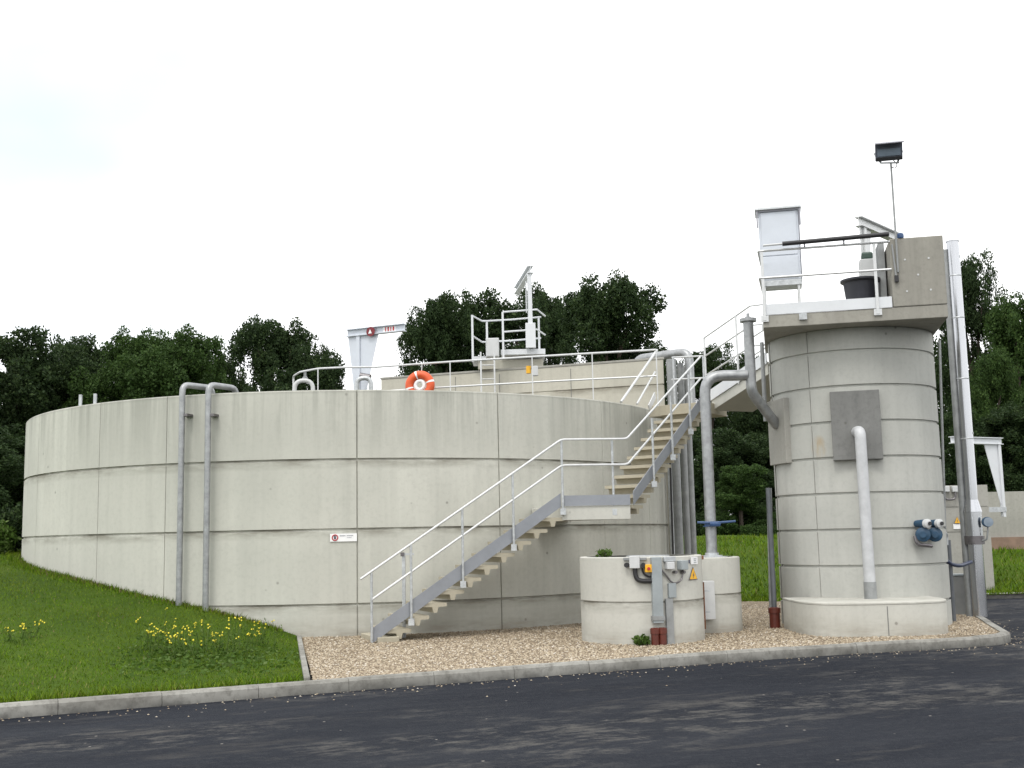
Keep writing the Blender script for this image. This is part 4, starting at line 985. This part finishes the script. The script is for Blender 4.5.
# hose reels / curved fittings by the railing
def arch(px0, px1, ytop, Y, name, label, m, r):
    a, b = at(px0, 386, Y), at(px1, 386, Y); zt = at((px0+px1)/2, ytop, Y).z
    return tag(MB().tube([V((a.x, a.y, 4.0)), V((a.x, a.y, zt)), V((b.x, b.y, zt)), V((b.x, b.y, 4.0))], r, 10, bend=.3).build(name, m, smooth=True), label, 'pipe')
arch(294.5, 313, 380.5, 23.9, 'arched_pipe', 'small white arched pipe at the rounded end of the railing', 'lgrey', .045)
arch(357, 371, 378, 24.2, 'arched_pipe', 'small grey arched pipe at the foot of the stickered davit', 'galv', .05)
a = at(305, 377, 24.0); tag(MB().lathe(a, [(.05, -.12), (.06, -.02), (.03, .02), (.03, .1)], 10, True).build('pipe_valve', 'galv_dark', smooth=True), 'small dark valve on the white arched pipe', 'valve')
# life ring hung on the railing
lc = at(420, 385.5, 22.9); ax = V((-.15, -1, .05)).normalized()
lr = thing('life_ring', 'orange and white life ring hanging on the walkway railing', 'life ring', lc)
Rl = 15.2*22.9/FPX
rings = MB().torus(lc, ax, Rl-.085, .085, 48, 14); rings.build('ring', 'orange', lr, smooth=True)
ta = ax.orthogonal().normalized(); tb_ = ax.cross(ta)
for k_ in range(4):
    mid = R_(62)+k_*math.pi/2; mb = MB(); mb.torus(lc, ax, Rl-.085, .088, 6, 14, mid-.08, mid+.08); mb.build('band', 'signwhite', lr, smooth=True)
MB().torus(lc-ax*(-.02), ax, Rl-.215, .035, 32, 8).build('grab_line', 'signwhite', lr, smooth=True)
hb = at(422, 363.5, 22.92); MB().beam(hb, V((lc.x+.03, lc.y+.02, lc.z+Rl-.1)), .03, .012).build('hook', 'signwhite', lr)
# davit with stickers
aa, ab = at(347.5, 333.5, 25.0), at(405, 329.5, 24.4); ab.z = aa.z
dd = (ab-aa).normalized(); bx = aa+dd*.29
dv, d, s_, u = davit('stickered_davit', 'pale steel davit with red round sticker on its arm standing behind the tank rim', V((bx.x, bx.y, 4.05)), aa, aa, ab, .1, 'cabinet', ((-.27, -.05), (.05, .50)))
fr_ = -s_ if s_.y > 0 else s_
MB().lathe(aa+dd*.64+fr_*.075+V((0, 0, -.03)), [(.105, -.008), (.105, .008)], 20, True, axis=fr_).build('round_sticker', 'maroon', dv, smooth=True)
q = aa+dd*.63+fr_*.086+V((0, 0, -.03)); MB().add([q-dd*.045-Z0*.04, q+dd*.045-Z0*.04, q+Z0*.055, q-dd*.045-Z0*.04-fr_*.002, q+dd*.045-Z0*.04-fr_*.002, q+Z0*.055-fr_*.002], [(0,1,2), (5,4,3)]).build('sticker_mark', 'signwhite', dv)
mb = MB()
for k_ in range(4): mb.obox(aa+dd*(.98+.065*k_)+fr_*.012, dd, fr_, Z0, (.011+.006*(k_ % 2), .003, .045))
mb.build('load_marking', 'red', dv)
MB().obox(aa+dd*1.07+fr_*.0075, dd, fr_, Z0, (.16, .003, .058)).build('marking_plate', 'signwhite', dv)
wn = at(366, 378, 24.6); MB().tube([wn+V((-.12, 0, .05)), wn+V((.1, -.05, .0))], .07, 12).build('winch', 'clamp', dv, smooth=True)
# lookout platform on the basin
PY = 25.4; lk = thing('lookout_platform', 'small white railed platform with ladder on top of the basin wall', 'platform', at(508, 356, PY))
zfl = at(520, 354, PY).z
f0, f1 = at(470, 352, PY), at(543, 352, PY)
MB().box((at(501, 355, PY).x, PY-.3, zfl-.06), (at(545, 355, PY).x, PY+.9, zfl+.06)).build('floor', 'white', lk, bevel=.006)
MB().box((at(472, 355, PY).x, PY-.1, zfl-.12), (at(486, 355, PY).x, PY+.9, zfl-.05)).build('step', 'white', lk, bevel=.006)
MB().box((at(478, 355, PY).x, PY-.05, 5.373), (at(543, 355, PY).x, PY+.85, zfl-.13)).build('plinth', 'conc_block', lk)
def lpost(px, y0, y1, Y): 
    x = at(px, (y0+y1)/2, Y).x; MB().beam(V((x, Y, at(px, y1, Y).z)), V((x, Y, at(px, y0, Y).z)), .045, .045).build('post', 'white', lk)
lpost(472.5, 315, 362, 24.5); lpost(487, 322, 350, 25.3); lpost(503, 312, 358, 24.9); lpost(539, 317, 352, 25.5); lpost(503, 312, 350, 26.3)
def lrail(pts): MB().tube([at(x, y, Y) for x, y, Y in pts], .02, 8).build('rail', 'white', lk, smooth=True)
for dy in (0, 21):
    lrail([(472.5, 316+dy*.95, 24.5), (482, 321+dy, 25.2), (487, 321+dy, 25.3), (512, 319.5+dy, 25.4), (541, 317+dy, 25.5)])
    lrail([(503, 312+dy*.95, 24.9), (537, 309.5+dy*.95, 25.0), (545, 316+dy*.9, 25.6)])
for px in (481, 494.5): x = at(px, 370, 24.3).x; MB().tube([V((x, 24.3, 4.1)), V((x, 24.3, at(px, 352, 24.3).z))], .018, 8).build('ladder_rail', 'rail', lk, smooth=True)
for z in (4.4, 4.7, 5.0, 5.3): MB().tube([V((at(481, 370, 24.3).x, 24.3, z)), V((at(494.5, 370, 24.3).x, 24.3, z))], .012, 6).build('rung', 'rail', lk, smooth=True)
o = thing('meter_box', 'pale rectangular box on the lookout platform below the rail', 'box', at(493, 355, 25.0))
c = at(492.5, 348, 24.9); MB().obox(c, (1, 0, 0), (0, 1, 0), Z0, (.145, .09, .21)).build('body', 'lgrey', o, bevel=.012); MB().obox(c+V((0, -.095, 0)), (1, 0, 0), (0, 1, 0), Z0, (.125, .006, .19)).build('lid', 'lgrey', o, bevel=.004)
aa, ab = at(531.5, 271, 25.2), at(516.5, 294, 27.2); ab.z = aa.z = at(531, 272, 25.2).z
o, d, s_, u = davit('mast_davit', 'slender white davit mast rising above the lookout platform', V((at(530.5, 330, 25.0).x, 25.0, zfl+.06)), aa, V((at(530.5, 274, 25.0).x, 24.92, aa.z)), ab, .1, 'white', None)
bx = at(530.5, 330, 25.0).x; MB().prism([V((bx-.11, 24.94, 0)), V((bx+.11, 24.94, 0)), V((bx+.11, 25.06, 0)), V((bx-.11, 25.06, 0))], zfl+.06, zfl+.62).build('socket', 'white', o, bevel=.01)
MB().obox(V((bx-.08, 24.95, zfl+1.2)), (1, 0, 0), (0, 1, 0), Z0, (.012, .02, .35)).build('crank_rod', 'galv', o)
o = thing('switch_fitting', 'small grey fitting with yellow plug at the railing below the mast', 'switch', at(531, 372, 23.0))
c = at(535, 371, 23.0); MB().obox(c, (1, 0, 0), (0, 1, 0), Z0, (.06, .05, .10)).build('body', 'lgrey', o, bevel=.01); c = at(528.5, 369.5, 23.0); MB().lathe(c, [(.05, -.08), (.05, .07)], 12, True).build('plug', 'yellow', o, smooth=True)

# ------------------------------------------------------------------ beyond the road
RT0 = V((0, 0, 0))
fx0, fx1 = at(940, 520, 28).x, at(990.5, 530, 28).x
o = thing('far_chamber', 'square concrete chamber with conduits partly hidden by the steel flue', 'chamber', ((fx0+fx1)/2, 28.8, 0))
zt = at(970, 485, 28).z
mb = MB(); jz = at(960, 507, 28).z, at(960, 532, 28).z
zs = [0, jz[1]-.012, jz[1]+.012, jz[0]-.012, jz[0]+.012, zt]
for a, b in ((0, 1), (2, 3), (4, 5)): mb.box((fx0, 28, zs[a]), (fx1, 29.6, zs[b]))
mb.box((fx0+.02, 28.02, .05), (fx1-.02, 29.58, zt-.05)); mb.build('wall', 'conc_old', o)
o2_ = thing('cable_bracket', 'pair of small white boxes with looped conduit on the far square chamber', 'box', at(950, 490, 27.9))
for px in (945.5, 955.5): c = at(px, 489, 27.93); MB().obox(c, (1, 0, 0), (0, 1, 0), Z0, (.085, .05, .07)).build('body', 'lgrey', o2_, bevel=.01)
MB().tube([at(945, 493, 27.9), at(945, 499.5, 27.9), at(955, 499.5, 27.9), at(955.5, 492, 27.9)], .025, 8, bend=.08).build('conduit', 'clamp', o2_, smooth=True)
o = thing('warning_sign', 'yellow triangle sign over a white plate on the far square chamber', 'sign', at(957, 520, 27.97))
p = at(957, 519.5, 27.975); triangle(o, p, V((0, -1, 0)), V((1, 0, 0)), 27.975/FPX, 3.2, 7.0)
MB().obox(at(957.5, 526.5, 27.985), (1, 0, 0), (0, 1, 0), Z0, (.10, .005, .06)).build('plate', 'signwhite', o)
aa, ab = at(1001, 437.5, 28.4), at(951, 443, 27.6); ab.z = aa.z = at(980, 440.5, 28.0).z
dd = (ab-aa).normalized(); pb_ = aa+dd*.12
fd = davit('far_davit', 'white davit with tapered post beside the far square chamber', V((pb_.x, pb_.y, at(997, 517, 28.3).z)), aa, aa, ab, .1, 'white', ((.05, .50),))[0]
MB().box((fx1-.0, pb_.y-.06, at(997, 512, 28.3).z), (pb_.x+.06, pb_.y+.06, at(997, 507, 28.3).z)).build('bracket', 'galv', fd)
o = thing('retaining_wall', 'low plain concrete wall on the far grass bank beyond the flue', 'wall', (14.6, 33, 0))
zt = at(1010, 491.5, 33).z; wx = at(984, 500, 33).x
MB().box((wx, 33, .3), (wx+14, 33.3, zt)).build('wall', 'conc_old', o); zb_ = at(1010, 537, 33).z
MB().box((wx, 32.9, .3), (wx+14, 32.997, zb_)).build('footing', plain('reddish_footing', (.22, .15, .11), .9, 0, .2, 4), o)

# ------------------------------------------------------------------ trees
def unit_crown(seed, n_lobes, per, leaf, low=.1):
    """crown in a unit box: radius ~1, height 0..1 ; leaves gathered on many small clumps with gaps between"""
    g = np.random.default_rng(seed); L = []
    # main boughs
    boughs = []
    for i in range(7+int(g.integers(3))):
        a = g.uniform(0, 2*np.pi); z = g.uniform(low+.12, .86); rr = (1-abs((z-.42)/.62)**2.0)**.5*g.uniform(.35, .72)
        boughs.append((rr*np.cos(a), rr*np.sin(a), z, g.uniform(.32, .5)))
    if low < .01:      # a bush: full to the ground
        boughs = [(.6*np.cos(a), .6*np.sin(a), z, .4) for a, z in zip(np.linspace(0, 12.6, 9), (.1, .2, .12, .25, .1, .3, .15, .22, .12))]+boughs[:5]
    boughs.append((g.uniform(-.15, .15), g.uniform(-.15, .15), .80, .34)); boughs.append((0, 0, .5, .45))
    for i in range(n_lobes):
        b = boughs[int(g.integers(len(boughs)))]
        d = g.normal(size=3); d /= np.linalg.norm(d); d[2] = d[2]*.9+.12
        c = np.array(b[:3])+d*np.array([1, 1, .33])*b[3]*g.uniform(.55, 1.08); c[2] = np.clip(c[2], low, .985)
        r = g.uniform(.07, .17)
        n = int(per*(r/.12)**2)
        q = g.normal(size=(n, 3)); q /= np.linalg.norm(q, axis=1)[:, None]; q *= (g.uniform(.25, 1, n)**.6)[:, None]*r; q[:, 2] *= .29
        L.append(q+c)
    P = np.concatenate(L); n = len(P)
    ax = g.normal(size=(n, 3)); ax /= np.linalg.norm(ax, axis=1)[:, None]; bx = g.normal(size=(n, 3)); bx -= ax*(ax*bx).sum(1)[:, None]; bx /= np.linalg.norm(bx, axis=1)[:, None]
    s = leaf*g.uniform(.6, 1.3, n)[:, None]; sc = np.array([1, 1, .30])
    v = np.empty((n, 4, 3)); v[:, 0] = P-ax*s*sc; v[:, 1] = P+bx*s*.6*sc; v[:, 2] = P+ax*s*sc; v[:, 3] = P-bx*s*.6*sc
    return v.reshape(-1, 3), np.arange(n*4).reshape(-1, 4), boughs
TEMPL = []
for sd, nl, per, lf, low in ((1, 500, 160, .0215, .10), (2, 480, 158, .021, .12), (3, 540, 150, .0215, .05), (4, 410, 150, .0205, .13), (5, 540, 130, .025, .0)):
    v, f, boughs = unit_crown(sd, nl, per, lf, low)
    me = bpy.data.meshes.new('crown'); me.vertices.add(len(v)); me.vertices.foreach_set('co', v.astype(np.float32).ravel()); me.loops.add(f.size); me.loops.foreach_set('vertex_index', f.astype(np.int32).ravel())
    me.polygons.add(len(f)); me.polygons.foreach_set('loop_start', np.arange(len(f), dtype=np.int32)*4); me.update(calc_edges=True)
    mb = MB(); mb.tube([(0, 0, -.03), (.01, 0, .15), (-.01, .02, .4), (.0, .0, .8)], [.075, .06, .045, .012], 8)
    for bx_, by_, bz_, _ in boughs[:8]: mb.tube([(0, 0, max(.08, bz_-.35)), (bx_*.5, by_*.5, bz_-.13), (bx_, by_, bz_)], [.032, .02, .006], 6)
    tm = bpy.data.meshes.new('trunk'); tm.from_pydata([tuple(p) for p in mb.v], [], mb.f); tm.update(); smoothen(tm); tm.materials.append(M['bark'])
    TEMPL.append((me, tm))
MESHES = {}
def tree(px, ytop, Y, width_px, k, label, m='leaf_dark', ybot=None, name='oak_tree', rot=None, group='trees behind the plant', depth=None):
    g = 1.1
    top = at(px, ytop, Y); h = top.z-g; r = width_px*Y/FPX/2*1.17
    o = thing(name, label, 'tree' if 'tree' in name else 'shrub', (top.x, Y, g), group)
    key = (k, m)
    if key not in MESHES:
        c = TEMPL[k][0].copy(); c.materials.append(M[m]); MESHES[key] = c
    o.scale = (r, r*(depth or 1), h*1.05); o.rotation_euler = (0, 0, rot if rot is not None else random.uniform(0, 6.28))
    c = bpy.data.objects.new('crown', MESHES[key]); COL.objects.link(c); c.parent = o
    t = bpy.data.objects.new('trunk', TEMPL[k][1]); COL.objects.link(t); t.parent = o
    return o
tree(-45, 318, 62, 150, 2, 'dark tree at the very edge of the wood beside the far end of the tank')
tree(20, 321, 66, 130, 4, 'broad dark tree of the wood behind the bush at the tank end')
tree(52, 331, 74, 90, 2, 'dark tree filling the wood between the broad tree and the post stubs')
tree(158, 336, 76, 90, 0, 'dark tree filling the wood just before the goosenecks', 'leaf_mid')
tree(205, 330, 72, 80, 4, 'mid green tree filling the wood just after the goosenecks', 'leaf_mid')
tree(83, 332, 72, 110, 0, 'dark rounded tree behind the two rim post stubs')
tree(128, 326, 68, 110, 1, 'mid green tree between the post stubs and the gooseneck pipes', 'leaf_mid')
tree(182, 320, 66, 120, 2, 'mid green tree directly behind the gooseneck pipes', 'leaf_mid')
tree(222, 350, 74, 60, 0, 'smaller dark tree in the dip beside the tall single crown')
tree(290, 312, 62, 112, 1, 'dark tree with domed crown between goosenecks and stickered davit', rot=.4)
tree(328, 358, 64, 48, 3, 'lower dark tree just behind the rounded railing end')
tree(438, 306, 62, 88, 3, 'dark oak with ragged crown behind the life ring', rot=1.2)
tree(487, 287, 64, 125, 0, 'tall dark oak behind the lookout platform')
tree(543, 296, 68, 80, 3, 'narrow loose-crowned oak just behind the davit mast')
tree(604, 275, 62, 125, 1, 'tallest dark oak, full crowned, behind the basin wall', rot=2.2)
tree(652, 354, 66, 52, 3, 'low dark oak behind the crossing overflow pipe')
tree(706, 356, 58, 76, 3, 'dark tree seen under the bridge flight')
tree(745, 350, 62, 84, 0, 'dark tree behind the flanged vent pipe')
tree(790, 330, 64, 110, 2, 'dark tree mostly hidden by the tower')
tree(967, 272, 56, 80, 3, 'dark loose tree just beside the flue top', rot=.3)
tree(1012, 292, 54, 104, 1, 'taller green tree beyond the far davit', 'leaf_mid')
tree(1062, 270, 58, 140, 2, 'dark tree at the road end of the wood')
tree(905, 330, 60, 120, 4, 'dark tree hidden behind the tower shaft')
# lower growth closing the wood
sh = 'shrubs under the trees'
for px, yt, Y, w, lab in ((-20, 470, 78, 150, 'low dark thicket deep in the wood, outermost'), (60, 470, 80, 150, 'low dark thicket deep in the wood behind the tank end'), (690, 478, 70, 90, 'low dark thicket behind the riser pipe, nearer the stair'),
        (755, 480, 72, 90, 'low dark thicket behind the lawn, nearer the tower'), (960, 455, 66, 90, 'low dark thicket behind the steel flue'), (1015, 450, 68, 90, 'low dark thicket behind the retaining wall'), (1060, 450, 66, 90, 'low dark thicket at the road end')):
    tree(px, yt, Y, w, 4, lab, name='thicket_shrub', group=sh)
for px, yt, Y, w, k, m, lab in ((-30, 420, 50, 130, 4, 'leaf_dark', 'large dark shrub at the wood edge, outermost beside the tank'), (45, 430, 54, 120, 4, 'leaf_dark', 'dark shrub filling the wood edge behind the tank end'),
        (670, 420, 50, 90, 4, 'leaf_dark', 'dark shrub behind the pipe bundle'), (722, 425, 48, 95, 4, 'leaf_dark', 'dark shrub behind the blue-valved riser pipe'), (775, 430, 50, 90, 2, 'leaf_dark', 'dark shrub half hidden by the tower edge'), (738, 462, 45, 70, 4, 'leaf_mid', 'greener shrub on the lawn edge under the bridge flight'),
        (955, 405, 46, 90, 4, 'leaf_dark', 'dark shrub behind the far square chamber'), (1005, 400, 47, 100, 2, 'leaf_dark', 'dark shrub above the retaining wall'), (1050, 400, 46, 110, 4, 'leaf_dark', 'dark shrub at the road end of the retaining wall'),
        (985, 345, 50, 70, 1, 'leaf_mid', 'bright green shrubby growth right behind the far davit')):
    tree(px, yt, Y, w, k, lab, m, name='shrub', group=sh)
# bush at tank end, yellowish plant
def leafbush(name, label, cat, c, r, h, n, m, leaf=.05, group=None):
    P = rng.normal(size=(n, 3)); P /= np.linalg.norm(P, axis=1)[:, None]; P *= (rng.uniform(.3, 1, n)**.5)[:, None]
    P = P*np.array([r, r, h/2])*(1+.25*np.sin(P[:, :1]*9)*np.cos(P[:, 2:]*7))+np.array([0, 0, h/2])
    ax = rng.normal(size=(n, 3)); ax /= np.linalg.norm(ax, axis=1)[:, None]; bx = np.cross(ax, rng.normal(size=(n, 3))); bx /= np.linalg.norm(bx, axis=1)[:, None]
    s = leaf*rng.uniform(.6, 1.3, n)[:, None]; v = np.stack([P-ax*s, P+bx*s*.5, P+ax*s, P-bx*s*.5], 1).reshape(-1, 3)
    o = thing(name, label, cat, c, group); raw('foliage', v, np.arange(n*4).reshape(-1, 4), m, o)
    mb = MB()
    for k_ in range(4): a = k_*1.6; mb.tube([V(c), V(c)+V((math.cos(a)*r*.5, math.sin(a)*r*.5, h*.7))], [.012, .005], 5)
    mb.build('stems', 'bark', o); return o
c = at(14, 540, 24); c.z = bankz(c.x, c.y)
leafbush('bush', 'dark bush against the far end of the round tank', 'shrub', c, .34, .95, 1500, 'leaf_dark', .06)
c = at(0, 545, 23.5); c.z = bankz(c.x, c.y); leafbush('bush', 'yellow-green bush at the edge of the view beside the dark bush', 'shrub', c, .30, .62, 1000, 'leaf_weed', .05)
c = onring(602, 640)[0]; c = V((FC.x-.55, FC.y-.35, 1.33)); leafbush('weed_clump', 'small green weed growing on top of the wide ring chamber', 'weed', c, .12, .12, 160, 'leaf_weed', .03)
c = onring(645, 641)[0]; c.z = GZ; leafbush('weed_clump', 'green weed in the gravel beside the red pipe stubs', 'weed', c+V((-.05, -.05, 0)), .13, .14, 260, 'leaf_weed', .03)
# flowering weeds
def weed(x, y, h, nf, label, group):
    z = bankz(x, y)-.01; c = V((x, y, z)); o = thing('flowering_weed', label, 'flower', c, group)
    mb = MB(); heads = []
    for i in range(nf):
        q = c+V((random.gauss(0, .08), random.gauss(0, .08), h*random.uniform(.55, 1.08))); mb.tube([c+V((random.gauss(0, .015), random.gauss(0, .015), 0)), lerp(c, q, .5)+V((random.gauss(0, .012), 0, 0)), q], .0045, 4); heads.append(q)
    mb.build('stems', 'leaf_weed', o)
    n = 12*nf; P = rng.normal(size=(n, 3))*np.array([.05, .05, h*.26])+np.array([0, 0, h*.36]); ax = rng.normal(size=(n, 3)); ax /= np.linalg.norm(ax, axis=1)[:, None]; bx = np.cross(ax, rng.normal(size=(n, 3))); bx /= np.linalg.norm(bx, axis=1)[:, None]
    s = .026*rng.uniform(.6, 1.3, n)[:, None]; raw('leaves', np.stack([P-ax*s, P+bx*s*.4, P+ax*s, P-bx*s*.4], 1).reshape(-1, 3), np.arange(n*4).reshape(-1, 4), 'leaf_weed', o)
    mb = MB()
    for q in heads:
        for j in range(2):
            d = V((random.gauss(0, 1), random.gauss(0, 1), random.gauss(0, .9))).normalized(); mb.obox(q+d*.018-V((0, 0, .012*j)), d, d.orthogonal().normalized(), d.cross(d.orthogonal()).normalized(), (.0085, .0085, .0045))
    mb.build('blossoms', 'petal', o)
def bank_at(px, py):
    d = ray(px, py)
    for i in range(2200):
        t = (9+i*.01)/d.y; p = CAM+d*t
        if p.z <= bankz(p.x, p.y): return p
    return p
WL = 'yellow flowering weed in the drift on the grass bank above the kerb'; WG = 'yellow flowering weeds in the drift above the kerb'
for px, py in ((140, 652), (150, 656), (158, 648), (163, 643), (175, 658), (180, 650), (186, 655), (193, 660), (172, 646), (205, 655), (213, 650), (219, 655), (226, 657), (233, 652), (240, 650), (252, 652), (258, 646), (263, 644), (275, 650), (200, 650), (147, 650), (168, 655), (246, 656)):
    p = bank_at(px, py); weed(p.x, p.y, random.uniform(.26, .46), random.randint(2, 5), WL, WG)
WL2 = 'yellow flowering weed in the small separate patch on the open grass bank'; WG2 = 'flowering weeds in the separate patch'
for px, py in ((12, 642), (24, 645), (26, 638), (34, 638)): p = bank_at(px, py); weed(p.x, p.y, random.uniform(.18, .3), 3, WL2, WG2)
pts = []
for _ in range(1100):     # leafy patch under the flowers
    px, py = random.gauss(205, 55), random.gauss(662, 8)
    if not (110 < px < 300 and 645 < py < 679): continue
    p = bank_at(px, py)
    if p.y < kerbY(p.x)+.17: continue
    pts.append((p.x, p.y, p.z-.01+random.uniform(0, .08)))
n = len(pts); P = np.array(pts); ax = rng.normal(size=(n, 3)); ax[:, 2] *= .5; ax /= np.linalg.norm(ax, axis=1)[:, None]; bx = np.cross(ax, rng.normal(size=(n, 3))); bx /= np.linalg.norm(bx, axis=1)[:, None]
s = .035*rng.uniform(.5, 1.4, n)[:, None]; struct(raw('ground_cover', np.stack([P-ax*s, P+bx*s*.5, P+ax*s, P-bx*s*.5], 1).reshape(-1, 3), np.arange(n*4).reshape(-1, 4), 'leaf_weed'), 'leafy low weeds below the yellow flowers', 'weeds', 'stuff')

# ------------------------------------------------------------------ camera, sky, light
cam = bpy.data.cameras.new('camera'); co = bpy.data.objects.new('camera', cam); COL.objects.link(co); S.camera = co
cam.sensor_fit = 'HORIZONTAL'; cam.sensor_width = 36; cam.lens = FPX/1024*36; cam.clip_end = 2000; cam.clip_start = .1
co.matrix_world = Matrix(((Rt.x, Up.x, -Fw.x, CAM.x), (Rt.y, Up.y, -Fw.y, CAM.y), (Rt.z, Up.z, -Fw.z, CAM.z), (0, 0, 0, 1)))
SUN_EL, SUN_AZ = R_(58), R_(200)        # azimuth clockwise from +Y
W = bpy.data.worlds.new('World'); S.world = W; W.use_nodes = True; nt = W.node_tree; nt.nodes.clear(); N = Nodes(nt)
out = N.new('ShaderNodeOutputWorld'); bg = N.new('ShaderNodeBackground'); sky = N.new('ShaderNodeTexSky', sky_type='NISHITA')
sky.sun_disc = False; sky.sun_elevation = SUN_EL; sky.sun_rotation = SUN_AZ; sky.air_density = 1.0; sky.dust_density = 3.0
tc = N.new('ShaderNodeTexCoord'); mp = N.new('ShaderNodeMapping'); mp.inputs['Scale'].default_value = (1, 1, 1.6); N.link(tc.outputs['Generated'], mp.inputs[0])
cl = N.noise(mp.outputs[0], 1.35, 4, .5)
cover = N.ramp(cl, [(.30, .72), (.46, .97), (1, 1)])
cloud = N.ramp(N.noise(mp.outputs[0], 2.2, 5, .55), [(.3, (9.0, 9.1, 9.3)), (.7, (11.5, 11.5, 11.4))])
thin = N.new('ShaderNodeVectorMath', operation='DOT_PRODUCT'); N.link(tc.outputs['Generated'], thin.inputs[0]); thin.inputs[1].default_value = tuple(ray(40, 40).normalized())
spot = N.math('MULTIPLY', N.ramp(thin.outputs['Value'], [(.955, 0), (.995, 1)]), N.ramp(N.noise(mp.outputs[0], 5, 3, .5), [(.3, .8), (.65, 1)]))
col = N.mix(cover, sky.outputs[0], cloud)
col = N.mix(N.math('MULTIPLY', spot, .9), col, (4.4, 5.15, 5.9))
N.link(col, bg.inputs[0]); bg.inputs[1].default_value = .10; N.link(bg.outputs[0], out.inputs[0])
sl = bpy.data.lights.new('sun', 'SUN'); so = bpy.data.objects.new('sun', sl); COL.objects.link(so)
sl.energy = .9; sl.angle = R_(18); sl.color = (1, .965, .91)
sd = V((math.sin(SUN_AZ)*math.cos(SUN_EL), math.cos(SUN_AZ)*math.cos(SUN_EL), math.sin(SUN_EL)))
so.rotation_euler = sd.to_track_quat('Z', 'Y').to_euler()
S.view_settings.view_transform = 'Standard'; S.view_settings.look = 'None'; S.view_settings.gamma = 1; S.view_settings.use_curve_mapping = False
S.view_settings.exposure = .84
